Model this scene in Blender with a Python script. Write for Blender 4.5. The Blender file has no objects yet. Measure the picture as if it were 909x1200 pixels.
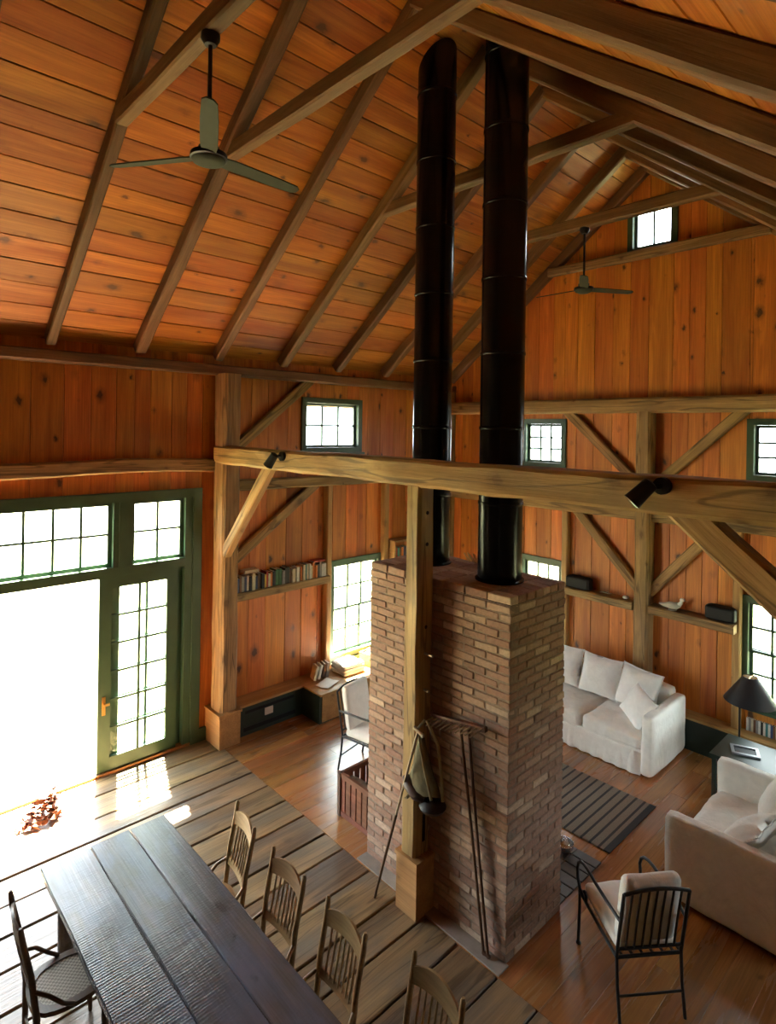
import bpy, math, random
from mathutils import Vector, Matrix, noise
random.seed(11)
scn = bpy.context.scene
col = scn.collection
R = math.radians

# ------------------------------------------------------------ camera
YAW, ROLL, FPX = R(46.88), R(0.88), 697.6          # lens fitted to the photograph's vanishing points (909 x 1200)
fw = Vector((-math.sin(YAW), math.cos(YAW), 0)); rt = Vector((math.cos(YAW), math.sin(YAW), 0)); up = Vector((0, 0, 1))
r2 = rt * math.cos(ROLL) + up * math.sin(ROLL); u2 = up * math.cos(ROLL) - rt * math.sin(ROLL)
cd = bpy.data.cameras.new('camera'); cam = bpy.data.objects.new('camera', cd); col.objects.link(cam)
cd.sensor_fit = 'HORIZONTAL'; cd.sensor_width = 36; cd.lens = 36 * FPX / 909
cd.shift_y = -(600 - 501.8) / 909
cd.clip_start = 0.05; cd.clip_end = 300
M = Matrix((r2, u2, -fw)).transposed().to_4x4(); M.translation = Vector((0, 0, 3.85))
cam.matrix_world = M
scn.camera = cam

# ------------------------------------------------------------ world, sun, exposure
SKY, SUN, EXPO = 15.0, 420.0, 0.55
w = bpy.data.worlds.new('world'); scn.world = w; w.use_nodes = True
bg = w.node_tree.nodes['Background']; bg.inputs[0].default_value = (0.86, 0.94, 1.0, 1); bg.inputs[1].default_value = SKY
sd = bpy.data.lights.new('sun', 'SUN'); sun = bpy.data.objects.new('sun', sd); col.objects.link(sun)
sd.energy = SUN; sd.angle = R(1.2); sd.color = (1.0, 0.88, 0.70)
sun.rotation_euler = Vector((0.45, -0.15, -0.95)).to_track_quat('-Z', 'Y').to_euler()
scn.view_settings.view_transform = 'Standard'; scn.view_settings.look = 'None'
scn.view_settings.gamma = 1; scn.view_settings.use_curve_mapping = False
scn.view_settings.exposure = EXPO
scn.cycles.max_bounces = 10; scn.cycles.diffuse_bounces = 6; scn.cycles.glossy_bounces = 4
scn.cycles.transparent_max_bounces = 12; scn.cycles.caustics_reflective = False; scn.cycles.caustics_refractive = False
scn.cycles.sample_clamp_indirect = 12; scn.cycles.use_denoising = True

# ------------------------------------------------------------ dimensions
XL, YF = -6.84, 7.85            # left wall, back (gable) wall
XR, YN = 1.20, -2.60            # right wall and wall behind the camera
RX = -3.39                      # ridge
SL = 0.787                      # roof slope
def zu(x): return 7.235 - SL * abs(x - RX)          # underside of the rafters
CB = 0.185                                          # rafter depth, measured straight up
def zb(x): return zu(x) + CB                        # underside of the roof boards

# ------------------------------------------------------------ materials
MATS = {}
def nmat(name):
    m = bpy.data.materials.new(name); m.use_nodes = True; nt = m.node_tree
    b = nt.nodes['Principled BSDF']; MATS[name] = m
    return m, nt, b
def nd(nt, t, **k):
    n = nt.nodes.new(t)
    for a, v in k.items(): setattr(n, a, v)
    return n
def lk(nt, a, b): nt.links.new(a, b)
def ramp(nt, fac, stops):
    r = nd(nt, 'ShaderNodeValToRGB'); e = r.color_ramp.elements
    e[0].position, e[0].color = stops[0][0], (*stops[0][1], 1); e[1].position, e[1].color = stops[-1][0], (*stops[-1][1], 1)
    for p, c in stops[1:-1]:
        x = e.new(p); x.color = (*c, 1)
    lk(nt, fac, r.inputs[0]); return r.outputs[0]
def mix(nt, fac, a, b, mode='MIX'):
    n = nd(nt, 'ShaderNodeMix', data_type='RGBA', blend_type=mode)
    for s, v in ((n.inputs[0], fac), (n.inputs[6], a), (n.inputs[7], b)):
        if isinstance(v, (int, float)): s.default_value = v
        elif isinstance(v, tuple): s.default_value = (*v, 1)
        else: lk(nt, v, s)
    return n.outputs[2]
def coords(nt, scale, rnd=True):
    tc = nd(nt, 'ShaderNodeTexCoord'); src = tc.outputs['Object']
    if rnd:
        oi = nd(nt, 'ShaderNodeObjectInfo'); mu = nd(nt, 'ShaderNodeMath', operation='MULTIPLY'); mu.inputs[1].default_value = 61.0
        lk(nt, oi.outputs['Random'], mu.inputs[0])
        ad = nd(nt, 'ShaderNodeVectorMath', operation='ADD'); lk(nt, src, ad.inputs[0]); lk(nt, mu.outputs[0], ad.inputs[1]); src = ad.outputs[0]
    out = []
    for s in scale:
        mp = nd(nt, 'ShaderNodeMapping'); mp.inputs['Scale'].default_value = s; lk(nt, src, mp.inputs[0]); out.append(mp.outputs[0])
    return out
def noise_n(nt, vec, scale, detail=4, dist=0.0, rough=.55):
    n = nd(nt, 'ShaderNodeTexNoise'); n.inputs['Scale'].default_value = scale; n.inputs['Detail'].default_value = detail
    n.inputs['Distortion'].default_value = dist; n.inputs['Roughness'].default_value = rough; lk(nt, vec, n.inputs['Vector']); return n.outputs[0]
def bump(nt, b, h, s, d=.01):
    n = nd(nt, 'ShaderNodeBump'); n.inputs['Strength'].default_value = s; n.inputs['Distance'].default_value = d
    lk(nt, h, n.inputs['Height']); lk(nt, n.outputs[0], b.inputs['Normal'])
def wood(name, dark, light, rough=.55, *a, cracks=0.0, **k):
    m = wood_(name, dark, light, rough, *a, **k)
    if cracks:
        nt = m.node_tree; b = nt.nodes['Principled BSDF']; src = b.inputs['Base Color'].links[0].from_socket
        n = noise_n(nt, coords(nt, ((.45, 7, 7),))[0], 1.0, 2, .5)
        lk(nt, mix(nt, ramp(nt, n, [(.478, (0, 0, 0)), (.492, (cracks,) * 3), (.508, (cracks,) * 3), (.522, (0, 0, 0))]), src, (.05, .028, .012)), b.inputs['Base Color'])
    return m
def wood_(name, dark, light, rough=.55, knots=.6, var=.25, bmp=.25, axis=0, g=7.0, coat=0.0, wear=None, knotcol=(.06, .022, .01)):
    m, nt, b = nmat(name)
    def sc(a, c): v = [c, c, c]; v[axis] = a; return v
    c1, c2, c3 = coords(nt, (sc(.7, g), sc(2.0, g * 11), sc(3.0, 4.6)))
    n1 = noise_n(nt, c1, 1.0, 5, .8); n2 = noise_n(nt, c2, 1.0, 3)
    c = ramp(nt, n1, [(.30, dark), (.55, tuple((p + q) / 2 for p, q in zip(dark, light))), (.72, light)])
    fine = ramp(nt, n2, [(.3, (.72, .70, .68)), (.7, (1.08, 1.08, 1.08))])
    c = mix(nt, .8, c, fine, 'MULTIPLY')
    if wear:
        wn = noise_n(nt, coords(nt, (sc(1.2, 3.5),))[0], 1.3, 5); wf = ramp(nt, wn, [(.45, (0, 0, 0)), (.65, (1, 1, 1))])
        c = mix(nt, wf, c, mix(nt, .7, c, wear))
    if knots:
        vo = nd(nt, 'ShaderNodeTexVoronoi'); vo.inputs['Scale'].default_value = 1.0; lk(nt, c3, vo.inputs['Vector'])
        wp = nd(nt, 'ShaderNodeVectorMath', operation='MULTIPLY_ADD'); nz = nd(nt, 'ShaderNodeTexNoise'); nz.inputs['Scale'].default_value = 5.0; lk(nt, c3, nz.inputs['Vector'])
        lk(nt, nz.outputs[1], wp.inputs[0]); wp.inputs[1].default_value = (.22, .22, .22); lk(nt, c3, wp.inputs[2]); lk(nt, wp.outputs[0], vo.inputs['Vector'])
        sp_ = nd(nt, 'ShaderNodeSeparateColor'); lk(nt, vo.outputs['Color'], sp_.inputs[0]); ma = nd(nt, 'ShaderNodeMath', operation='MULTIPLY_ADD'); lk(nt, sp_.outputs[1], ma.inputs[0]); ma.inputs[1].default_value = 1.9; ma.inputs[2].default_value = .6
        kd = nd(nt, 'ShaderNodeMath', operation='MULTIPLY'); lk(nt, vo.outputs['Distance'], kd.inputs[0]); lk(nt, ma.outputs[0], kd.inputs[1])
        kf = ramp(nt, kd.outputs[0], [(.09, (knots,) * 3), (.14, (knots * .45,) * 3), (.26, (0, 0, 0))])
        c = mix(nt, kf, c, knotcol)
    oi = nd(nt, 'ShaderNodeObjectInfo'); hs = nd(nt, 'ShaderNodeHueSaturation')
    mr = nd(nt, 'ShaderNodeMapRange'); mr.inputs[3].default_value = 1 - var; mr.inputs[4].default_value = 1 + var * .7
    lk(nt, oi.outputs['Random'], mr.inputs[0]); lk(nt, mr.outputs[0], hs.inputs['Value'])
    m2 = nd(nt, 'ShaderNodeMath', operation='MULTIPLY'); m2.inputs[1].default_value = 7.31; lk(nt, oi.outputs['Random'], m2.inputs[0])
    m3 = nd(nt, 'ShaderNodeMath', operation='FRACT'); lk(nt, m2.outputs[0], m3.inputs[0])
    mh = nd(nt, 'ShaderNodeMapRange'); mh.inputs[3].default_value = .49; mh.inputs[4].default_value = .51; lk(nt, m3.outputs[0], mh.inputs[0]); lk(nt, mh.outputs[0], hs.inputs['Hue'])
    lk(nt, c, hs.inputs['Color']); lk(nt, hs.outputs[0], b.inputs['Base Color'])
    b.inputs['Roughness'].default_value = rough
    rr = ramp(nt, n1, [(.3, (min(rough * 1.25, 1),) * 3), (.7, (rough * .85,) * 3)]); lk(nt, rr, b.inputs['Roughness'])
    if coat: b.inputs['Coat Weight'].default_value = coat; b.inputs['Coat Roughness'].default_value = .22
    bump(nt, b, n2, bmp, .006)
    return m
def plain(name, c, rough=.5, metal=0.0, var=.0, ns=0.0, nscale=8.0, bmp=0.0, sheen=0.0, spec=.5):
    m, nt, b = nmat(name)
    b.inputs['Roughness'].default_value = rough; b.inputs['Metallic'].default_value = metal; b.inputs['Specular IOR Level'].default_value = spec
    cs = coords(nt, ((1, 1, 1),)); n = noise_n(nt, cs[0], nscale, 5)
    cc = ramp(nt, n, [(.3, tuple(x * (1 - ns) for x in c)), (.7, tuple(min(1, x * (1 + ns)) for x in c))])
    if var:
        oi = nd(nt, 'ShaderNodeObjectInfo'); hs = nd(nt, 'ShaderNodeHueSaturation'); mr = nd(nt, 'ShaderNodeMapRange')
        mr.inputs[3].default_value = 1 - var; mr.inputs[4].default_value = 1 + var; lk(nt, oi.outputs['Random'], mr.inputs[0]); lk(nt, mr.outputs[0], hs.inputs['Value'])
        lk(nt, cc, hs.inputs['Color']); cc = hs.outputs[0]
    lk(nt, cc, b.inputs['Base Color'])
    if bmp: bump(nt, b, n, bmp, .01)
    if sheen: b.inputs['Sheen Weight'].default_value = sheen
    return m
PINE = wood('pine_wall', (.48, .136, .022), (.78, .282, .044), .45, .95, .24)
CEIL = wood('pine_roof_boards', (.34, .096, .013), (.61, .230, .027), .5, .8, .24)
FLOOR = wood('polished_pine_floor', (.25, .100, .030), (.47, .215, .068), .25, .5, .22, .12, coat=.5)
ROUGH = wood('weathered_barn_planks', (.16, .095, .048), (.42, .275, .140), .34, .45, .28, .6, wear=(.12, .105, .095), knotcol=(.05, .035, .025), cracks=.55)
BEAM = wood('hewn_timber', (.25, .145, .055), (.52, .335, .135), .65, .6, .16, .7, wear=(.19, .12, .06), cracks=.6)
UNSEENB = wood('dark_unseen_boards', (.050, .035, .024), (.12, .085, .058), .7, .5, .25, .5)  # unseen walls given dark boards to cut bounced light
BOXED = wood('boxed_post_pine', (.36, .19, .065), (.55, .31, .115), .5, .4, .1)
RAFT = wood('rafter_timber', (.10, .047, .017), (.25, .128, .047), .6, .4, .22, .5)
TABLE = wood('dark_table_plank', (.080, .074, .082), (.165, .148, .150), .20, .6, .18, .25, wear=(.12, .14, .21), knotcol=(.02, .015, .012))  # bluish patches: reflected sky painted into the table colour
def saw():
    nt = TABLE.node_tree; b = nt.nodes['Principled BSDF']; old = b.inputs['Normal'].links[0].from_node
    wv = nd(nt, 'ShaderNodeTexWave', bands_direction='X'); wv.inputs['Scale'].default_value = 16; wv.inputs['Distortion'].default_value = 3.5; wv.inputs['Detail'].default_value = 2; wv.inputs['Detail Scale'].default_value = 1.2
    lk(nt, coords(nt, ((1, .35, 1),))[0], wv.inputs[0]); n = nd(nt, 'ShaderNodeBump'); n.inputs['Strength'].default_value = .22; n.inputs['Distance'].default_value = .004
    lk(nt, wv.outputs[1], n.inputs['Height']); lk(nt, old.outputs[0], n.inputs['Normal']); lk(nt, n.outputs[0], b.inputs['Normal'])
saw()
CHAIR = wood('chair_oak', (.22, .13, .055), (.40, .255, .115), .42, 0, .12, .2)
DWOOD = wood('dark_chair_wood', (.07, .030, .014), (.14, .062, .028), .4, 0, .12, .2)
SLAT = wood('crate_slat', (.14, .045, .022), (.28, .10, .048), .5, .2, .2)
GREEN = plain('green_paint', (.040, .078, .045), .38, ns=.12, nscale=5)
JAMB = plain('jamb_lit_green', (.10, .17, .11), .4, ns=.08)  # lighter copy of the casing green; daylight on the jamb painted in
DGREEN = plain('dark_green_paint', (.012, .024, .017), .4, ns=.15)
BLACK = plain('black_stove_enamel', (.0025, .0025, .0035), .24, ns=.2, nscale=3, spec=.20)
IRON = plain('black_iron', (.012, .012, .014), .42, .3)
MATTE = plain('matte_black', (.007, .007, .008), .5, spec=.3)
FANG = plain('fan_grey_green', (.055, .062, .050), .7, ns=.06, spec=.12)
def wrinkle(m, sc_=5.0, st_=.5):
    nt = m.node_tree; b = nt.nodes['Principled BSDF']; old = b.inputs['Normal'].links[0].from_node if b.inputs['Normal'].links else None
    w1 = noise_n(nt, coords(nt, ((1, 1, .6),))[0], sc_, 3, 1.8); n = nd(nt, 'ShaderNodeBump'); n.inputs['Strength'].default_value = st_; n.inputs['Distance'].default_value = .035
    lk(nt, w1, n.inputs['Height'])
    if old: lk(nt, old.outputs[0], n.inputs['Normal'])
    lk(nt, n.outputs[0], b.inputs['Normal'])
COT = plain('white_slipcover', (.86, .84, .79), .9, ns=.05, nscale=14, bmp=.3, sheen=.2)
PIL = plain('white_pillow_cotton', (.88, .87, .84), .9, ns=.04, nscale=18, bmp=.3, sheen=.2)
wrinkle(COT, 6.0, .32); wrinkle(PIL, 7.0, .22)
PAPER = plain('paper', (.78, .75, .68), .8, ns=.05)
BRASS = plain('brass', (.70, .42, .13), .3, 1.0)
SILV = plain('silver_metal', (.75, .76, .80), .22, 1.0)
CANV = plain('olive_canvas', (.12, .105, .055), .9, ns=.2, nscale=20, bmp=.4)
STRAP = plain('webbing_strap', (.27, .23, .13), .85, ns=.15)
PALE = wood('pale_worn_handle', (.36, .28, .18), (.52, .42, .28), .5, 0, .05)
SHADOW_RUST = plain('rust_brown_shadow', (.13, .036, .010), .7, var=.35, ns=.3, nscale=20)  # shadow tone put into the colour of the doorway clump
STONE = plain('curb_stone', (.26, .22, .19), .7, ns=.18, nscale=9, bmp=.3)
SLATE = plain('hearth_slate', (.10, .088, .090), .5, ns=.25, nscale=9, bmp=.4, var=.3)
GROUND = plain('lawn_and_gravel', (.075, .08, .042), .9, ns=.2, nscale=2)
LEAF = plain('outdoor_leaves', (.20, .34, .08), .7, ns=.3, nscale=6, var=.3)
DARK = plain('dark_backing', (.012, .008, .006), .9)
WALLB = plain('wall_backing', (.10, .045, .018), .9)
LOG = plain('split_log', (.18, .12, .08), .85, ns=.35, nscale=25, bmp=.5, var=.3)
BIRD = plain('grey_white_bird', (.50, .48, .44), .6, ns=.25, nscale=12)
SHADE = plain('black_lamp_shade', (.012, .014, .018), .45)
LINER = plain('shade_lining', (.50, .38, .24), .7)
STRAW = plain('dry_straw', (.60, .40, .16), .8, var=.3)
MORT = plain('mortar', (.24, .18, .14), .95, ns=.25, nscale=30, bmp=.5)
def brickmat():
    m, nt, b = nmat('old_brick')
    oi = nd(nt, 'ShaderNodeObjectInfo'); ge = nd(nt, 'ShaderNodeNewGeometry')
    ad = nd(nt, 'ShaderNodeMath', operation='ADD'); lk(nt, oi.outputs['Random'], ad.inputs[0]); lk(nt, ge.outputs['Random Per Island'], ad.inputs[1])
    fr = nd(nt, 'ShaderNodeMath', operation='FRACT'); lk(nt, ad.outputs[0], fr.inputs[0])
    c = ramp(nt, fr.outputs[0], [(0, (.27, .160, .118)), (.3, (.36, .225, .165)), (.55, (.30, .165, .120)), (.85, (.41, .275, .200)), (1, (.54, .41, .31))])
    v = coords(nt, ((1, 1, 1),))[0]; n = noise_n(nt, v, 34, 5); n2 = noise_n(nt, v, 9, 3)
    c = mix(nt, .6, c, ramp(nt, n, [(.3, (.62, .60, .58)), (.7, (1.15, 1.13, 1.1))]), 'MULTIPLY')
    c = mix(nt, ramp(nt, n2, [(.56, (0, 0, 0)), (.75, (.35, .35, .35))]), c, (.42, .37, .32))
    lk(nt, c, b.inputs['Base Color']); b.inputs['Roughness'].default_value = .85; bump(nt, b, n, .6, .008); return m
BRICK = brickmat()
def glassmat():
    m, nt, b = nmat('window_glass'); nt.nodes.remove(b)
    t = nd(nt, 'ShaderNodeBsdfTransparent'); g = nd(nt, 'ShaderNodeBsdfGlossy'); g.inputs['Roughness'].default_value = .02
    lw_ = nd(nt, 'ShaderNodeLayerWeight'); pw = nd(nt, 'ShaderNodeMath', operation='POWER'); pw.inputs[1].default_value = 4.0; lk(nt, lw_.outputs['Facing'], pw.inputs[0])
    f = nd(nt, 'ShaderNodeMath', operation='MULTIPLY_ADD'); f.inputs[1].default_value = .6; f.inputs[2].default_value = .03; lk(nt, pw.outputs[0], f.inputs[0]); x = nd(nt, 'ShaderNodeMixShader')
    t.inputs[0].default_value = (.95, .98, .95, 1)
    lk(nt, f.outputs[0], x.inputs[0]); lk(nt, t.outputs[0], x.inputs[1]); lk(nt, g.outputs[0], x.inputs[2])
    lk(nt, x.outputs[0], nt.nodes['Material Output'].inputs[0]); return m
GLASS = glassmat()
def rugmat():
    m, nt, b = nmat('striped_rug_weave'); v = coords(nt, ((1, 1, 1),), False)[0]
    s = nd(nt, 'ShaderNodeSeparateXYZ'); lk(nt, v, s.inputs[0])
    def st(per, duty, off):
        a = nd(nt, 'ShaderNodeMath', operation='MULTIPLY_ADD'); a.inputs[1].default_value = 1 / per; a.inputs[2].default_value = off + 50; lk(nt, s.outputs[0], a.inputs[0])
        f = nd(nt, 'ShaderNodeMath', operation='FRACT'); lk(nt, a.outputs[0], f.inputs[0])
        g = nd(nt, 'ShaderNodeMath', operation='LESS_THAN'); g.inputs[1].default_value = duty; lk(nt, f.outputs[0], g.inputs[0]); return g.outputs[0]
    n = noise_n(nt, coords(nt, ((60, 300, 1),), False)[0], 1, 2)
    base = ramp(nt, n, [(.3, (.15, .112, .085)), (.7, (.26, .205, .155))])
    c = mix(nt, st(.088, .27, 0), base, (.030, .026, .028)); lk(nt, c, b.inputs['Base Color']); b.inputs['Roughness'].default_value = .95
    bump(nt, b, n, .5, .004); return m
RUG = rugmat()
def canemat():
    m, nt, b = nmat('woven_cane'); v = coords(nt, ((70, 70, 70),), False)[0]
    ck = nd(nt, 'ShaderNodeTexChecker'); ck.inputs[1].default_value = (.42, .36, .28, 1); ck.inputs[2].default_value = (.16, .13, .10, 1); ck.inputs['Scale'].default_value = 1.0
    lk(nt, v, ck.inputs[0]); lk(nt, ck.outputs[0], b.inputs['Base Color']); b.inputs['Roughness'].default_value = .6; return m
CANE = canemat()

# ------------------------------------------------------------ mesh helpers
def tag(o, label=None, cat=None, group=None, kind=None):
    if label: o['label'] = label
    if cat: o['category'] = cat
    if group: o['group'] = group
    if kind: o['kind'] = kind
    return o
def link(name, me, mat, parent=None, mw=None):
    if mat and not me.materials: me.materials.append(mat)
    o = bpy.data.objects.new(name, me); col.objects.link(o)
    if parent: o.parent = parent
    if mw is not None: o.matrix_local = mw
    return o
def empty(name, loc, rz=0, label=None, cat=None, group=None, kind=None):
    o = bpy.data.objects.new(name, None); col.objects.link(o); o.location = loc; o.rotation_euler = (0, 0, rz); o.empty_display_size = .1
    return tag(o, label, cat, group, kind)
class MB:
    def __init__(s): s.v = []; s.f = []
    def add(s, vs, fs):
        k = len(s.v); s.v += [tuple(x) for x in vs]; s.f += [tuple(i + k for i in f) for f in fs]; return s
    def obox(s, c, ux, uy, uz, j=0.0):
        c, ux, uy, uz = map(Vector, (c, ux, uy, uz)); vs = []
        for a in (-1, 1):
            for b in (-1, 1):
                for d in (-1, 1):
                    p = c + ux * a + uy * b + uz * d
                    if j: p = p + Vector((random.uniform(-j, j), random.uniform(-j, j), random.uniform(-j, j)))
                    vs.append(p)
        return s.add(vs, [(0, 1, 3, 2), (4, 6, 7, 5), (0, 4, 5, 1), (2, 3, 7, 6), (0, 2, 6, 4), (1, 5, 7, 3)])
    def box(s, x0, x1, y0, y1, z0, z1, j=0.0):
        return s.obox(((x0 + x1) / 2, (y0 + y1) / 2, (z0 + z1) / 2), (abs(x1 - x0) / 2, 0, 0), (0, abs(y1 - y0) / 2, 0), (0, 0, abs(z1 - z0) / 2), j)
    def bar(s, p0, p1, wd, ht, upv=(0, 0, 1)):
        p0, p1 = Vector(p0), Vector(p1); d = (p1 - p0); l = d.length; d = d / l; u = Vector(upv)
        sd_ = d.cross(u)
        if sd_.length < 1e-4: sd_ = d.cross(Vector((1, 0, 0)))
        sd_.normalize(); u = sd_.cross(d)
        return s.obox((p0 + p1) / 2, d * l / 2, sd_ * wd / 2, u * ht / 2)
    def tube(s, pts, r, n=8, cap=True, flat=1.0):
        pts = [Vector(p) for p in pts]; m = len(pts); rad = (lambda i: r[i]) if isinstance(r, (list, tuple)) else (lambda i: r)
        t0 = (pts[1] - pts[0]).normalized(); a = t0.orthogonal().normalized(); vs = []; fs = []
        for i, p in enumerate(pts):
            t = ((pts[min(i + 1, m - 1)] - pts[max(i - 1, 0)])).normalized()
            a = (a - t * a.dot(t)).normalized(); b = t.cross(a)
            for k in range(n):
                th = 2 * math.pi * k / n; vs.append(p + a * math.cos(th) * rad(i) + b * math.sin(th) * rad(i) * flat)
        for i in range(m - 1):
            for k in range(n):
                fs.append((i * n + k, i * n + (k + 1) % n, (i + 1) * n + (k + 1) % n, (i + 1) * n + k))
        if cap: fs.append(tuple(range(n - 1, -1, -1))); fs.append(tuple((m - 1) * n + k for k in range(n)))
        return s.add(vs, fs)
    def lathe(s, prof, n=20, c=(0, 0, 0), cap=True):
        c = Vector(c); vs = []; fs = []; m = len(prof)
        for (r, z) in prof:
            for k in range(n):
                th = 2 * math.pi * k / n; vs.append(c + Vector((r * math.cos(th), r * math.sin(th), z)))
        for i in range(m - 1):
            for k in range(n): fs.append((i * n + k, i * n + (k + 1) % n, (i + 1) * n + (k + 1) % n, (i + 1) * n + k))
        if cap and prof[0][0] > 1e-5: fs.append(tuple(range(n - 1, -1, -1)))
        if cap and prof[-1][0] > 1e-5: fs.append(tuple((m - 1) * n + k for k in range(n)))
        return s.add(vs, fs)
    def soft(s, c, half, r=.05, n=10, amp=0.0, fq=6.0, puff=0.0, seed=0.0):
        c = Vector(c); h = Vector(half); inner = Vector([max(x - r, .001) for x in h]); vs = []; fs = []; idx = {}
        def key(p): return tuple(round(x * n) for x in p)
        def put(p):
            k = key(p)
            if k in idx: return idx[k]
            q = Vector((p[0] * h.x, p[1] * h.y, p[2] * h.z)); cl = Vector([max(-i_, min(i_, x)) for x, i_ in zip(q, inner)])
            d = q - cl; q2 = cl + d.normalized() * r if d.length > 1e-9 else q
            if puff: q2.z += puff * (1 - p[0] ** 2) * (1 - p[1] ** 2) * (1 if p[2] > 0 else 0)
            if amp:
                nv = noise.noise_vector(q2 * fq + Vector((seed, seed * 1.7, 3.1)) + c) * amp; q2 += nv
            vs.append(c + q2); idx[k] = len(vs) - 1; return idx[k]
        for ax in range(3):
            for sg in (-1, 1):
                for i in range(n):
                    for jj in range(n):
                        quad = []
                        for (a, b) in ((0, 0), (1, 0), (1, 1), (0, 1)):
                            p = [0, 0, 0]; p[ax] = sg; p[(ax + 1) % 3] = -1 + 2 * (i + a) / n; p[(ax + 2) % 3] = -1 + 2 * (jj + b) / n; quad.append(put(p))
                        fs.append(tuple(quad) if sg > 0 else tuple(reversed(quad)))
        return s.add(vs, fs)
    def build(s, name, mat, parent=None, loc=None, smooth=0, mw=None):
        me = bpy.data.meshes.new(name); me.from_pydata(s.v, [], s.f); me.update()
        if smooth:
            me.polygons.foreach_set('use_smooth', [True] * len(me.polygons))
            if smooth < 180: me.set_sharp_from_angle(angle=R(smooth))
        o = link(name, me, mat, parent, mw)
        if loc is not None: o.location = loc
        return o
PL = {}
def plank(name, c, ux, uy, L, W, T, mat, parent, ch=.005, tilt=0.0):
    """a board with chamfered long edges; local x runs along it, uz is its face"""
    key = (round(L, 3), round(W, 3), round(T, 3), mat.name)
    me = PL.get(key)
    if me is None:
        a, b = W / 2, T / 2; sec = [(-a, -b), (a, -b), (a, b - ch), (a - ch, b), (-a + ch, b), (-a, b - ch)]; n = len(sec)
        vs = [(x, y, z) for x in (-L / 2, L / 2) for (y, z) in sec]
        fs = [(k, (k + 1) % n, n + (k + 1) % n, n + k) for k in range(n)] + [tuple(range(n - 1, -1, -1)), tuple(range(n, 2 * n))]
        me = bpy.data.meshes.new(name); me.from_pydata(vs, [], fs); me.update(); me.materials.append(mat); PL[key] = me
    ux = Vector(ux).normalized(); uy = Vector(uy).normalized(); uz = ux.cross(uy)
    m = Matrix((ux, uy, uz)).transposed().to_4x4(); m.translation = Vector(c)
    if tilt: m = m @ Matrix.Rotation(tilt, 4, 'X')
    return link(name, me, mat, parent, m)
def beam(name, p0, p1, wd, ht, mat, parent=None, upv=(0, 0, 1), rough=.007, n=None, seed=None, wob=0.0):
    """hewn timber: local x along it, section wd (sideways) x ht (along upv), slightly uneven"""
    p0, p1 = Vector(p0), Vector(p1); d = p1 - p0; L = d.length; d.normalize(); u = Vector(upv); sd_ = u.cross(d)
    if sd_.length < 1e-4: sd_ = Vector((0, 1, 0))
    sd_.normalize(); u = d.cross(sd_); n = n or max(3, int(L / .28)); ch = .14 * min(wd, ht)
    a, b = wd / 2, ht / 2; sec = [(-a + ch, -b), (a - ch, -b), (a, -b + ch), (a, b - ch), (a - ch, b), (-a + ch, b), (-a, b - ch), (-a, -b + ch)]
    sd0 = random.uniform(0, 90) if seed is None else seed; vs = []; fs = []; k = len(sec)
    for i in range(n + 1):
        x = -L / 2 + L * i / n; oz = noise.noise(Vector((x * .8, sd0, 0))) * wob
        for q, (y, z) in enumerate(sec):
            nv = noise.noise_vector(Vector((x * 2.3 + sd0, y * 6, z * 6))) * rough
            vs.append((x, y + nv.y, z + nv.z + oz))
    for i in range(n):
        for q in range(k): fs.append((i * k + q, i * k + (q + 1) % k, (i + 1) * k + (q + 1) % k, (i + 1) * k + q))
    fs += [tuple(range(k - 1, -1, -1)), tuple(n * k + q for q in range(k))]
    me = bpy.data.meshes.new(name); me.from_pydata(vs, [], fs); me.update()
    m = Matrix((d, sd_, u)).transposed().to_4x4(); m.translation = (p0 + p1) / 2
    return link(name, me, mat, parent, m)
def copy_tree(o, parent=None):
    c = o.copy(); col.objects.link(c); c.parent = parent
    for ch in o.children: copy_tree(ch, c)
    return c
def struct(name, mb, mat):
    return tag(mb.build(name, mat), kind='structure')

# ------------------------------------------------------------ the shell
def splits(a, b, wmin, wmax):
    n = max(1, round((b - a) / ((wmin + wmax) / 2))); ws = [random.uniform(wmin, wmax) for _ in range(n)]; k = (b - a) / sum(ws); x = a; out = []
    for q in ws: out.append((x, x + q * k)); x += q * k
    return out
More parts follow.
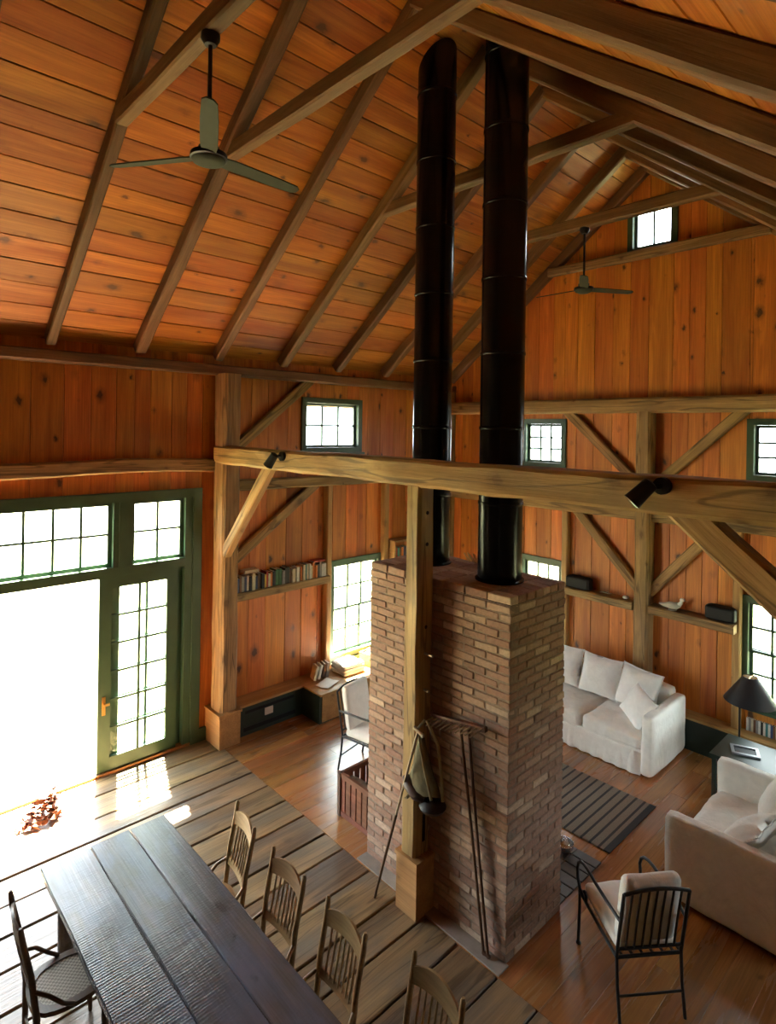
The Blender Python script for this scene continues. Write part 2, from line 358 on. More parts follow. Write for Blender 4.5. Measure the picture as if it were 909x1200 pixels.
# openings: (along0, along1, z0, z1)
DOOR = (-0.72, 3.31, 0.0, 3.09)
WL = [(4.80, 5.80, 3.53, 4.22), (5.33, 6.24, .50, 1.87)]
WB = [(-5.27, -4.61, 3.34, 3.98), (-5.27, -4.61, .72, 1.90), (-2.17, -1.51, 3.34, 3.98), (-2.20, -1.48, .72, 1.92), (-3.64, -3.08, 6.27, 6.88)]
WR = [(6.2, 7.45, .72, 2.05)]
WN = []
def wall(name, plane, w0, outw, a0, a1, ztop, ops, cuts, mat=PINE, breaks=()):
    """vertical-board wall. plane 'x' or 'y'; w0 face coordinate; outw outward sign; cuts: heights where boards break"""
    T = .11
    edges = sorted(set([a0, a1] + [e for o in ops for e in o[:2]] + list(breaks)))
    back = MB(); pieces = []
    for e0, e1 in zip(edges[:-1], edges[1:]):
        if e1 - e0 < 1e-4: continue
        hs = sorted([(o[2], o[3]) for o in ops if o[0] < (e0 + e1) / 2 < o[1]])
        for (b0, b1) in splits(e0, e1, .17, .30):
            zt = ztop((b0 + b1) / 2); ztm = max(ztop(b0), ztop(b1)); z = 0.0
            for (h0, h1) in hs + [(None, None)]:
                top = h0 if h0 is not None else zt
                if top - z > .01: pieces.append((b0, b1, z, top, h0 is None))
                if h1 is not None: z = h1
    def P(a, d, z): return (w0 + outw * d, a, z) if plane == 'x' else (a, w0 + outw * d, z)
    for (b0, b1, z0, z1, istop) in pieces:
        if istop:
            q = [P(b0, .03, z0), P(b1, .03, z0), P(b1, .03, max(ztop(b1) + .03, z0 + .01)), P(b0, .03, max(ztop(b0) + .03, z0 + .01)),
                 P(b0, T, z0), P(b1, T, z0), P(b1, T, max(ztop(b1) + .03, z0 + .01)), P(b0, T, max(ztop(b0) + .03, z0 + .01))]
        else:
            q = [P(b0, .03, z0), P(b1, .03, z0), P(b1, .03, z1), P(b0, .03, z1), P(b0, T, z0), P(b1, T, z0), P(b1, T, z1), P(b0, T, z1)]
        back.add(q, [(0, 1, 2, 3), (7, 6, 5, 4), (0, 4, 5, 1), (1, 5, 6, 2), (2, 6, 7, 3), (3, 7, 4, 0)])
    root = struct(name, back, WALLB)
    for (b0, b1, z0, z1, istop) in pieces:
        zz = [z0] + [c for c in cuts if z0 + .15 < c < z1 - .15] + [z1 + (.03 if istop else 0)]
        for q0, q1 in zip(zz[:-1], zz[1:]):
            d = .015 + random.uniform(-.003, .003)
            c = P((b0 + b1) / 2, d, (q0 + q1) / 2)
            uy = (0, 1, 0) if (plane == 'x') else (1, 0, 0)
            ux = (0, 0, 1); uzdir = Vector(ux).cross(Vector(uy)); want = Vector(P(0, -1, 0)) - Vector(P(0, 0, 0))
            if uzdir.dot(want) < 0: uy = tuple(-k for k in uy)
            plank('board', c, ux, uy, q1 - q0 - .004, b1 - b0 - .003, .03, mat, root, ch=.004)
    return root
left = wall('wall_left', 'x', XL, -1, YN, YF, lambda a: zb(XL), [DOOR] + WL, (3.38,))
back = wall('wall_back', 'y', YF, 1, XL, XR, lambda a: zb(a), WB, (4.2,), breaks=(RX,))
right = wall('wall_right', 'x', XR, 1, YN, YF, lambda a: zb(XR), WR, (), UNSEENB)
front = wall('wall_front', 'y', YN, -1, XL, XR, lambda a: zb(a), WN, (4.2,), UNSEENB, breaks=(RX,))

# floor: rough planks in the near bay, polished boards beyond
FY = 3.47
fb = MB().box(XL - .16, XR + .16, YN - .16, YF + .16, -.20, -.035)
floor = struct('floor', fb, DARK)
for (a, b) in splits(XL, XR, .27, .40):
    ys = [YN, YN + random.uniform(1.0, 3.2), FY] if random.random() < .35 else [YN, FY]
    for y0, y1 in zip(ys[:-1], ys[1:]):
        plank('rough_plank', ((a + b) / 2, (y0 + y1) / 2, -.0175 + random.uniform(-.004, .002)), (0, 1, 0), (-1, 0, 0), y1 - y0 - .006, b - a - random.uniform(.010, .020), .035, ROUGH, floor, ch=.007, tilt=random.uniform(-.008, .008))
for (a, b) in splits(XL, XR, .14, .24):
    ys = [FY] + sorted(random.sample([4.4, 5.1, 5.9, 6.6, 7.2], random.choice((1, 1, 2)))) + [YF]
    for y0, y1 in zip(ys[:-1], ys[1:]):
        plank('floor_board', ((a + b) / 2, (y0 + y1) / 2, -.016), (0, 1, 0), (-1, 0, 0), y1 - y0 - .002, b - a - .0016, .032, FLOOR, floor, ch=.0003)

# roof boards, rafters, collar ties
cb = MB(); CT = .05
for sgn, xe in ((-1, XL - .75), (1, XR + .4)):
    zr, ze = zb(RX) + CT, zb(xe) + CT; th = .12
    y0, y1 = YN - .55, YF + .55  # unseen gable overhang added to keep sun out of the upper windows
    cb.add([(RX, y0, zr), (RX, y1, zr), (xe, y1, ze), (xe, y0, ze), (RX, y0, zr + th), (RX, y1, zr + th), (xe, y1, ze + th), (xe, y0, ze + th)],
           [(0, 1, 2, 3), (7, 6, 5, 4), (0, 4, 5, 1), (1, 5, 6, 2), (2, 6, 7, 3), (3, 7, 4, 0)])
ceiling = struct('ceiling', cb, WALLB)
cosr = 1 / math.sqrt(1 + SL * SL)
for sgn, xe in ((-1, XL), (1, XR)):
    ll = abs(xe - RX) / cosr; ux = Vector((0, 1, 0)); uy = Vector((sgn * cosr, 0, -SL * cosr)); nrm = ux.cross(uy)
    if nrm.z > 0: ux = -ux; nrm = -nrm
    for (a, b) in splits(0.0, ll, .17, .29):
        ys = [YN] + sorted(random.sample([-1.2, .3, 1.62, 2.51, 3.43, 4.38, 5.30, 6.22], random.choice((1, 2, 2)))) + [YF]
        for y0, y1 in zip(ys[:-1], ys[1:]):
            m = (a + b) / 2; x = RX + sgn * m * cosr
            c = Vector((x, (y0 + y1) / 2, zb(x))) - nrm * (.012 + random.uniform(-.003, .003))
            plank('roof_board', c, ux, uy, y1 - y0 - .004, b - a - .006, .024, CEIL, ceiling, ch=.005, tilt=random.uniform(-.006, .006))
RY = [-2.04, -1.12, -.20, .70, 1.61, 2.51, 3.43, 4.38, 5.30, 6.22, 7.12, 7.76]
RD = CB * cosr
for i, y in enumerate(RY):
    for sgn, xe in ((-1, XL + .10), (1, XR - .05)):
        wd = .105 + random.uniform(-.012, .015)
        zc = lambda x: zu(x) + CB / 2
        yj = y + random.uniform(-.012, .012)
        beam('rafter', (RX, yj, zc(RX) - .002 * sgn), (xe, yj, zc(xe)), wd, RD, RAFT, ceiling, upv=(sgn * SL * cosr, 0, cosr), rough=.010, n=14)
for y in (-.20, 1.61, 2.51, 4.38, 6.22, 7.72):
    z0, z1 = (6.15, 6.28) if y < 7 else (6.115, 6.235); x0 = RX - (7.235 - z0) / SL - .02
    # collars run between the rafter pairs, their ends buried in the rafters
    beam('collar_tie', (x0 + .02, y, (z0 + z1) / 2), (2 * RX - x0 - .02, y, (z0 + z1) / 2), .10, z1 - z0, RAFT if y != 7.72 else BEAM, ceiling, rough=.006, n=8)

# timbers on the left wall
def lw(name, p0, p1, wd, ht, **k): return beam(name, p0, p1, wd, ht, k.pop('mat', BEAM), left, **k)
lw('wall_plate', (XL + .08, YN, 4.53), (XL + .08, YF, 4.53), .17, .125, mat=RAFT, rough=.008)
lw('girt', (XL + .055, YN, 3.375), (XL + .055, 3.42, 3.375), .13, .155, wob=.035)
lw('girt', (XL + .055, 3.62, 3.10), (XL + .055, YF, 3.06), .13, .14, wob=.02)
lw('brace', (XL + .05, 3.60, 2.07), (XL + .05, 4.98, 3.06), .09, .13)
lw('brace', (XL + .05, 3.60, 3.46), (XL + .05, 4.86, 4.50), .09, .13)
lw('stud', (XL + .05, 5.21, .39), (XL + .05, 5.21, 3.03), .11, .09, upv=(0, 1, 0), mat=BOXED)
lw('stud', (XL + .05, 6.32, .39), (XL + .05, 6.32, 3.03), .11, .10, upv=(0, 1, 0), mat=BOXED)
lw('corner_post', (XL + .07, YF - .07, 0), (XL + .07, YF - .07, 4.5), .18, .18, upv=(0, 1, 0))
post = lw('post', (XL + .20, 3.54, 0), (XL + .20, 3.54, 4.48), .27, .23, upv=(0, 1, 0), rough=.012)
pb = MB().box(XL, XL + .375, 3.40, 3.675, 0, .385).box(XL, XL + .39, 3.385, 3.69, .385, .41)
pb.build('post_casing', BOXED, left)
# timbers on the back wall
def bw(name, p0, p1, wd, ht, **k): return beam(name, p0, p1, wd, ht, k.pop('mat', BEAM), back, **k)
bw('gable_tie', (XL + .1, YF - .10, 4.20), (XR, YF - .10, 4.20), .22, .20, rough=.012)
bw('girt', (XL + .1, YF - .06, 2.77), (XR, YF - .06, 2.77), .13, .15)
bw('post', (-3.36, YF - .10, .0), (-3.36, YF - .10, 4.12), .19, .21, upv=(0, 1, 0), rough=.010)
bw('brace', (-4.55, YF - .05, 4.16), (-3.40, YF - .05, 3.10), .09, .125)
bw('brace', (-2.20, YF - .05, 4.16), (-3.32, YF - .05, 3.10), .09, .125)
bw('brace', (-4.36, YF - .05, 2.74), (-3.40, YF - .05, 1.74), .09, .125)
bw('brace', (-2.47, YF - .05, 2.74), (-3.32, YF - .05, 1.76), .09, .125)
bw('stud', (-4.52, YF - .05, .4), (-4.52, YF - .05, 2.72), .10, .10, upv=(0, 1, 0), mat=BOXED)
bw('stud', (-2.275, YF - .05, .4), (-2.275, YF - .05, 2.72), .09, .10, upv=(0, 1, 0), mat=BOXED)
bw('stud', (-5.36, YF - .05, .4), (-5.36, YF - .05, 2.72), .10, .10, upv=(0, 1, 0), mat=BOXED)

# outside ground
g = struct('ground_outside', MB().box(-60, 60, -60, 70, -.5, -.22), GROUND)

# ------------------------------------------------------------ windows and the glazed doors
def portal(c, sx, sy, direc):
    d = bpy.data.lights.new('daylight_portal', 'AREA'); d.shape = 'RECTANGLE'; d.size = sx; d.size_y = sy; d.energy = 1
    d.cycles.is_portal = True
    o = bpy.data.objects.new('daylight_portal', d); col.objects.link(o); o.location = c
    z = -Vector(direc); x = Vector((0, 0, 1)).cross(z).normalized(); y = z.cross(x)
    m = Matrix((x, y, z)).transposed().to_4x4(); m.translation = Vector(c); o.matrix_world = m
class UD:
    """boxes in wall coordinates: u along the wall, d into the room, z up"""
    def __init__(s, plane, w0, inw): s.plane, s.w0, s.inw = plane, w0, inw
    def box(s, mb, u0, u1, d0, d1, z0, z1):
        a, b = sorted((s.w0 + s.inw * d0, s.w0 + s.inw * d1))
        return mb.box(a, b, u0, u1, z0, z1) if s.plane == 'x' else mb.box(u0, u1, a, b, z0, z1)
    def frame(s, mb, u0, u1, z0, z1, t, d0, d1, tb=None):
        tb = tb or t
        s.box(mb, u0, u0 + t, d0, d1, z0, z1); s.box(mb, u1 - t, u1, d0, d1, z0, z1)
        s.box(mb, u0 + t, u1 - t, d0, d1, z1 - t, z1); s.box(mb, u0 + t, u1 - t, d0, d1, z0, z0 + tb); return mb
def glazed(ud, root, u0, u1, z0, z1, cols, rows, d0, d1, stile, mat=GREEN, bottom=None, mun=.025):
    """a sash: frame, muntins and one pane per light"""
    sash = ud.frame(MB(), u0, u1, z0, z1, stile, d0, d1, bottom).build('sash', mat, root)
    gu0, gu1, gz0, gz1 = u0 + stile, u1 - stile, z0 + (bottom or stile), z1 - stile; dm = (d0 + d1) / 2
    for i in range(1, cols):
        u = gu0 + (gu1 - gu0) * i / cols; ud.box(MB(), u - mun / 2, u + mun / 2, dm - .014, dm + .014, gz0, gz1).build('muntin', mat, sash)
    for i in range(1, rows):
        z = gz0 + (gz1 - gz0) * i / rows; ud.box(MB(), gu0, gu1, dm - .012, dm + .012, z - mun / 2, z + mun / 2).build('muntin', mat, sash)
    for i in range(cols):
        for j in range(rows):
            a0, a1 = gu0 + (gu1 - gu0) * i / cols, gu0 + (gu1 - gu0) * (i + 1) / cols; b0, b1 = gz0 + (gz1 - gz0) * j / rows, gz0 + (gz1 - gz0) * (j + 1) / rows
            ud.box(MB(), a0 + mun / 2, a1 - mun / 2, dm - .002, dm + .002, b0 + mun / 2, b1 - mun / 2).build('pane', GLASS, sash)
    return sash
WN_ = [0]
def window(plane, w0, inw, o, cols, rows, double, casing=.075, open_=False, label=None):
    WN_[0] += 1; u0, u1, z0, z1 = o; ud = UD(plane, w0, inw)
    root = empty('window_%d' % WN_[0], (0, 0, 0), kind='structure')
    ud.frame(MB(), u0 - casing * .6, u1 + casing * .6, z0 - casing * .6, z1 + casing * .6, casing, -.005, .03).build('window_casing', GREEN, root)
    ud.frame(MB(), u0 - .002, u1 + .002, z0 - .002, z1 + .002, .03, -.11, 0.0).build('window_jamb', JAMB, root)
    ud.box(MB(), u0 - .08, u1 + .08, -.005, .06, z0 - .075, z0 - .045).build('window_sill', GREEN, root)
    a0, a1, b0, b1 = u0 + .03, u1 - .03, z0 + .03, z1 - .03
    if double:
        h = (b0 + b1) / 2
        glazed(ud, root, a0, a1, h - .02, b1, cols, rows, -.05, -.02, .032); glazed(ud, root, a0, a1, b0, h + .02, cols, rows, -.085, -.055, .032)
    else:
        glazed(ud, root, a0, a1, b0, b1, cols, rows, -.075, -.04, .035)
    c = ((u0 + u1) / 2, (z0 + z1) / 2)
    if plane == 'x': portal((w0 - inw * .20, c[0], c[1]), u1 - u0, z1 - z0, (inw, 0, 0))
    else: portal((c[0], w0 - inw * .20, c[1]), u1 - u0, z1 - z0, (0, inw, 0))
    return root
window('x', XL, 1, WL[0], 3, 2, False); window('x', XL, 1, WL[1], 3, 2, True)
window('y', YF, -1, WB[0], 3, 3, False); window('y', YF, -1, WB[1], 3, 2, True); window('y', YF, -1, WB[2], 3, 3, False); window('y', YF, -1, WB[3], 3, 2, True)
window('y', YF, -1, WB[4], 2, 1, False)
for o in WR: window('x', XR, -1, o, 3, 2, True)
for o in WN: window('y', YN, 1, o, 3, 2, True)

door = empty('door_1', (0, 0, 0), kind='structure'); ud = UD('x', XL, 1)
D0, D1 = DOOR[0], DOOR[1]
f = MB()
ud.box(f, D1 - .11, D1 + .0, -.14, .03, 0, 3.09); ud.box(f, D0, D0 + .11, -.14, .03, 0, 3.09); ud.box(f, D0 + .11, D1 - .11, -.14, .03, 2.985, 3.09)
ud.box(f, D1 - .20, D1 - .11, -.14, .005, .0, 2.985); ud.box(f, D0 + .11, D0 + .20, -.14, .005, 0, 2.985)
f.build('door_casing', GREEN, door)
f = MB(); ud.box(f, D0 + .20, D1 - .20, -.14, .018, 2.165, 2.27); f.build('transom_bar', GREEN, door)
for u in (2.39, .21):
    f = MB(); ud.box(f, u - .105, u + .105, -.14, .012, 2.27, 2.985); ud.box(f, u - .045, u + .045, .012, .024, 2.27, 2.985); f.build('mullion', GREEN, door)
glazed(ud, door, .31, 2.29, 2.265, 2.99, 7, 2, -.09, -.05, .045)
glazed(ud, door, 2.49, 3.11, 2.265, 2.99, 2, 2, -.09, -.05, .045)
glazed(ud, door, -.51, .11, 2.265, 2.99, 2, 2, -.09, -.05, .045)
for (u0, u1, hu) in ((2.155, 3.035, 2.215), (-.435, .445, .385)):
    root = empty('door_leaf', (0, 0, 0)); root.parent = door
    s = glazed(ud, root, u0, u1, .025, 2.17, 2, 6, -.055, -.010, .13, bottom=.15)
    h = MB(); ud.box(h, hu - .018, hu + .018, -.012, 0, .66, .86); ud.box(h, hu - .010, hu + .05, .028, .042, .77, .795); ud.box(h, hu - .008, hu + .010, -.002, .042, .772, .793)
    h.build('door_handle', BRASS, root)
    off = .105 if u0 > 1 else -.105
    r3 = empty('fixed_leaf', (0, 0, 0)); r3.parent = door
    glazed(ud, r3, u0 + off, u1 + off, .025, 2.17, 2, 6, -.115, -.07, .13, bottom=.15)
f = MB(); ud.box(f, D0 + .11, D1 - .11, -.16, .02, -.02, .028); f.build('threshold', wood('threshold_oak', (.30, .14, .05), (.45, .22, .08), .4, 0, .05), door)
portal((XL - .22, (D0 + D1) / 2, 1.55), D1 - D0, 3.0, (1, 0, 0))
# green base trim between door and post
struct('baseboard_left', MB().box(XL, XL + .03, DOOR[1], 3.40, .0, .16), GREEN)

# ------------------------------------------------------------ main tie beam, middle post, braces
tie = empty('tie_beam', (-3.4, 3.47, 0), label='long rough-hewn tie beam crossing the room in front of the stove pipes', cat='beam')
def loc(p, root): return Vector(p) - root.location
b_ = beam('timber', loc((XL + .10, 3.50, 3.50), tie), loc((XR, 3.45, 3.505), tie), .19, .215, BEAM, tie, rough=.016, n=34, wob=.02)
beam('brace', loc((XL + .30, 3.49, 2.32), tie), loc((-5.56, 3.49, 3.44), tie), .10, .13, BEAM, tie)
beam('brace', loc((-1.32, 3.47, 3.46), tie), loc((-.30, 3.47, 2.58), tie), .12, .17, BEAM, tie)
mp = empty('middle_post', (-3.325, 3.482, 0), label='square hewn post with wooden pegs standing against the brick chimney', cat='post')
beam('shaft', (0, 0, .40), (0, 0, 3.392), .165, .18, BEAM, mp, upv=(0, 1, 0), rough=.010, n=16)
k = MB().box(-.10, .125, -.11, .092, 0, .43).box(-.11, .135, -.12, .092, .43, .455); k.build('boxed_base', BOXED, mp)
for (z, dx, ln, s) in ((2.06, .083, .11, 1), (1.77, .083, .07, 1)):
    MB().tube([(dx - .02, .0, z), (dx + ln, -.03, z + .012)], .011, 8).build('peg', PALE, mp, smooth=60)
MB().tube([(.02, -.09, .945), (.05, -.16, .955)], .012, 8).build('peg', PALE, mp, smooth=60)
for z in (3.18, 2.93, 2.52, 2.27):
    MB().tube([(.078, .0, z), (.086, .0, z)], .016, 8).build('peg_hole', DARK, mp)
MB().box(.0825, .0865, -.005, .025, .56, .80).build('mortise', DARK, mp)

# spotlights clamped to the tie beam
def spot(base, headdir, label):
    r = empty('spotlight', base, label=label, cat='spotlight', group='black spotlights on the tie beam')
    MB().tube([(0, .0, 0), (0, -.035, 0)], .048, 16).build('mount', MATTE, r, smooth=50)
    MB().tube([(0, -.035, 0), (-.03, -.07, -.005), (-.06, -.085, -.015)], .017, 8).build('arm', MATTE, r, smooth=60)
    d = Vector(headdir).normalized(); c = Vector((-.065, -.09, -.02))
    MB().tube([c - d * .055, c - d * .045, c + d * .03, c + d * .09, c + d * .10], [.02, .042, .045, .05, .052], 16).build('head', MATTE, r, smooth=50)
    MB().tube([c + d * .098, c + d * .103], .043, 16).build('lens', SILV, r)
spot((-5.20, 3.405, 3.545), (-.55, -.2, -.8), 'small black spotlight clamped to the tie beam above its slanting brace')
spot((-1.36, 3.37, 3.555), (-.45, -.35, -.6), 'black spotlight on the tie beam next to its thick end brace')

# ------------------------------------------------------------ chimney
CX0, CX1, CY0, CY1, CH = -4.03, -2.505, 3.585, 4.33, 2.64
ch = empty('brick_chimney', ((CX0 + CX1) / 2, (CY0 + CY1) / 2, 0), label='tall free-standing chimney of old reddish brown bricks carrying two black pipes', cat='chimney')
ox, oy = ch.location.x, ch.location.y
MB().box(CX0 + .007 - ox, CX1 - .007 - ox, CY0 + .007 - oy, CY1 - .007 - oy, 0, CH - .06).build('mortar_core', MORT, ch)
def brickmesh(L, D, Hh):
    m = MB(); a, b, c = L / 2, D / 2, Hh / 2; e = .006; vs = []
    # chamfered box: three inset copies of the eight corners
    for sx in (-1, 1):
        for sy in (-1, 1):
            for sz in (-1, 1):
                j = lambda: random.uniform(-.0035, .0035)
                p = (sx * a + j(), sy * b + j(), sz * c + j())
                vs += [(p[0], p[1] - sy * e, p[2] - sz * e), (p[0] - sx * e, p[1], p[2] - sz * e), (p[0] - sx * e, p[1] - sy * e, p[2])]
    I = lambda x, y, z, k: (x * 4 + y * 2 + z) * 3 + k
    fs = []
    def q(*t): fs.append(tuple(t))
    for x in (0, 1): q(*([I(x, 0, 0, 0), I(x, 0, 1, 0), I(x, 1, 1, 0), I(x, 1, 0, 0)][::(1 if x == 0 else -1)]))
    for y in (0, 1): q(*([I(0, y, 0, 1), I(1, y, 0, 1), I(1, y, 1, 1), I(0, y, 1, 1)][::(1 if y == 0 else -1)]))
    for z in (0, 1): q(*([I(0, 0, z, 2), I(0, 1, z, 2), I(1, 1, z, 2), I(1, 0, z, 2)][::(1 if z == 0 else -1)]))
    for x in (0, 1):
        for y in (0, 1): q(I(x, y, 0, 0), I(x, y, 1, 0), I(x, y, 1, 1), I(x, y, 0, 1))
        for z in (0, 1): q(I(x, 0, z, 0), I(x, 1, z, 0), I(x, 1, z, 2), I(x, 0, z, 2))
    for y in (0, 1):
        for z in (0, 1): q(I(0, y, z, 1), I(1, y, z, 1), I(1, y, z, 2), I(0, y, z, 2))
    for x in (0, 1):
        for y in (0, 1):
            for z in (0, 1): q(I(x, y, z, 0), I(x, y, z, 1), I(x, y, z, 2))
    return vs, fs
NC = 42; cc = CH / NC; BH = cc - .010
var = {}
for key, L in (('a', (CX1 - CX0) / 7 - .011), ('b', (CX1 - CX0 - .212) / 6 - .011)):
    var[key] = []
    for i in range(6):
        me = bpy.data.meshes.new('brick'); vs, fs = brickmesh(L, .1, BH); me.from_pydata(vs, [], fs); me.update(); me.materials.append(BRICK); var[key].append(me)
rest = MB()
def rbrick(x0, x1, y0, y1, z0, z1):
    vs, fs = brickmesh(x1 - x0, y1 - y0, z1 - z0); o = random.uniform(-.002, .002)
    rest.add([(v[0] + (x0 + x1) / 2 - ox + o, v[1] + (y0 + y1) / 2 - oy + o, v[2] + (z0 + z1) / 2) for v in vs], fs)
for c in range(NC - 1):
    z0, z1 = c * cc + .005, (c + 1) * cc - .005; zc = (z0 + z1) / 2
    if c % 2 == 0:
        xs = [CX0 + (CX1 - CX0) * (i + .5) / 7 for i in range(7)]; kk = 'a'
    else:
        xs = [CX0 + .106 + (CX1 - CX0 - .212) * (i + .5) / 6 for i in range(6)]; kk = 'b'
    for x in xs:
        link('brick', random.choice(var[kk]), BRICK, ch, Matrix.Translation((x - ox + random.uniform(-.003, .003), CY0 + .05 - oy + random.uniform(-.0025, .0025), zc)) @ Matrix.Rotation(random.uniform(-.012, .012), 4, 'Z'))
    for xa, xb in ((CX1 - .1, CX1), (CX0, CX0 + .1)):
        ya, n = (CY0 + .106, 3) if c % 2 == 0 else (CY0, 3.5)
        if c % 2 == 0:
            for i in range(3): s_ = (CY1 - ya) / 3; rbrick(xa, xb, ya + s_ * i + .005, ya + s_ * (i + 1) - .005, z0, z1)
        else:
            s_ = (CY1 - CY0 - .11) / 3
            for i in range(3): rbrick(xa, xb, CY0 + (s_ * i) + .003, CY0 + s_ * (i + 1) - .005, z0, z1)
            rbrick(xa, xb, CY1 - .108, CY1, z0, z1)
    for i in range(7): s_ = (CX1 - CX0 - .2) / 7; rbrick(CX0 + .1 + s_ * i + .005, CX0 + .1 + s_ * (i + 1) - .005, CY1 - .1, CY1, z0, z1)
for i in range(7):           # the capping course laid flat across the top
    for j in range(7):
        a = (CX1 - CX0) / 7; b = (CY1 - CY0) / 7
        rbrick(CX0 + a * i + .004, CX0 + a * (i + 1) - .004, CY0 + b * j + .004, CY0 + b * (j + 1) - .004, CH - cc + .004, CH)
r_ = rest.build('brickwork_sides_and_cap', BRICK, ch); r_['kind'] = 'stuff'
struct('trim_1', MB().box(CX0 - .0, CX1 + .02, FY + .005, CY0 + .005, -.01, .012, j=.002), STONE)['label'] = 'pale stone curb along the foot of the chimney'
# hearth slabs behind the chimney
h = empty('hearth', (-3.27, 4.70, 0), label='dark slate and brick hearth paving behind the chimney', cat='hearth')
y = 4.335
for (y0, y1) in splits(4.335, 5.06, .11, .14):
    off = random.uniform(0, .12)
    for (x0, x1) in splits(CX0, -2.53, .20, .26):
        plank('hearth_brick', ((x0 + x1) / 2 + 3.27, (y0 + y1) / 2 - 4.70, .004), (1, 0, 0), (0, 1, 0), x1 - x0 - .01, y1 - y0 - .01, .02, SLATE, h, ch=.004)

# stove pipes
def pipe(x, y, rr, zt, label):
    r = empty('stove_pipe', (x, y, CH + .004), label=label, cat='stove pipe', group='black stove pipes on the chimney')
    m = MB().lathe([(rr, 0), (rr, zt - CH)], 40)
    for k in range(40, 80): v = m.v[k]; m.v[k] = (v[0], v[1], zb(x + v[0]) - CH - .026)
    m.build('pipe', BLACK, r, smooth=50)
    MB().lathe([(rr + .02, 0), (rr + .02, .012), (rr + .003, .02), (rr + .003, .0)], 40).build('base_ring', BLACK, r, smooth=40)
    z = .62
    while z < zt - CH - .15:
        MB().lathe([(rr + .0005, z - .016), (rr + .005, z - .012), (rr + .006, z), (rr + .005, z + .012), (rr + .0005, z + .016)], 40).build('joint_band', BLACK, r, smooth=60); z += .60
pipe(-3.675, 3.99, .174, 7.22, 'black stove pipe rising to the left roof slope, the one behind the post')
pipe(-2.885, 3.96, .176, 7.06, 'black stove pipe rising clear of the post to the right roof slope')

# ------------------------------------------------------------ ceiling fans
def fan(x, y, ztop, zhub, angs, rad, label):
    r = empty('ceiling_fan', (x, y, zhub), label=label, cat='ceiling fan', group='grey three-blade ceiling fans'); h_ = ztop - zhub
    MB().lathe([(.0, h_ - .07), (.035, h_ - .065), (.055, h_ - .03), (.055, h_)], 18).build('canopy', MATTE, r, smooth=50)
    MB().tube([(0, 0, .13), (0, 0, h_ - .05)], .013, 10).build('rod', MATTE, r, smooth=60)
    m = MB().lathe([(.06, .03), (.06, .07), (.03, .10), (.016, .14), (.0, .145)], 22); m.build('motor_housing', FANG, r, smooth=45)
    MB().lathe([(.06, .035), (.105, .028), (.108, .0), (.09, -.008)], 26).build('motor_ring', MATTE, r, smooth=40)
    MB().lathe([(0, -.034), (.06, -.032), (.092, -.018), (.098, -.004)], 26).build('hub_cover', FANG, r, smooth=60)
    for a in angs:
        d = Vector((math.cos(a), math.sin(a), 0)); s_ = Vector((-d.y, d.x, 0)); tl = -.22
        b = MB(); u = (s_ * math.cos(tl) + Vector((0, 0, 1)) * math.sin(tl)); nn = d.cross(u); pts = []
        for (t, wd) in ((.09, .042), (.16, .050), (.45, .048), (rad - .03, .040), (rad, .018)):
            for e in (-1, 1):
                for q in (-.004, .004): pts.append(d * t + u * wd * e + nn * q + Vector((0, 0, .012)))
        fs = []
        for i in range(4):
            o = i * 4; fs += [(o, o + 4, o + 5, o + 1), (o + 2, o + 3, o + 7, o + 6), (o, o + 2, o + 6, o + 4), (o + 1, o + 5, o + 7, o + 3)]
        fs += [(0, 1, 3, 2), (16, 18, 19, 17)]
        b.add(pts, fs).build('blade', FANG, r)
fan(-3.30, 1.61, 6.155, 5.42, (R(334), R(94), R(214)), .66, 'grey ceiling fan with three blades hanging from the collar tie next to the doors')
fan(-3.43, 6.22, 6.155, 5.45, (R(-61), R(59), R(179)), .62, 'grey ceiling fan hanging near the gable window')

# ------------------------------------------------------------ window seat, shelves, books
ws = empty('window_seat', (XL, 5.2, 0), label='low dark green window seat with a pine top along the doors wall', cat='bench')
def W(x0, x1, y0, y1, z0, z1): return MB().box(x0 - XL, x1 - XL, y0 - 5.2, y1 - 5.2, z0, z1)
W(XL, -6.575, 3.69, 4.66, 0, .362).build('low_front', DGREEN, ws)
W(XL, -6.19, 4.66, 7.84, 0, .362).build('seat_box', DGREEN, ws)
W(-6.19, -6.178, 4.70, 7.6, .02, .355).build('front_panel', BOXED, ws)
plank('top_board', ((XL - 6.555) / 2 - XL, 4.17 - 5.2, .374), (0, 1, 0), (-1, 0, 0), .985, .285, .025, BOXED, ws)
plank('top_board', ((XL - 6.165) / 2 - XL, 6.25 - 5.2, .374), (0, 1, 0), (-1, 0, 0), 3.18, .675, .025, BOXED, ws)
W(-6.577, -6.570, 3.80, 4.52, .27, .305).build('vent_slot', MATTE, ws); W(-6.577, -6.570, 3.78, 4.55, .05, .10).build('vent_slot', MATTE, ws)
W(-6.578, -6.566, 4.08, 4.20, .17, .26).build('outlet_plate', PAPER, ws)

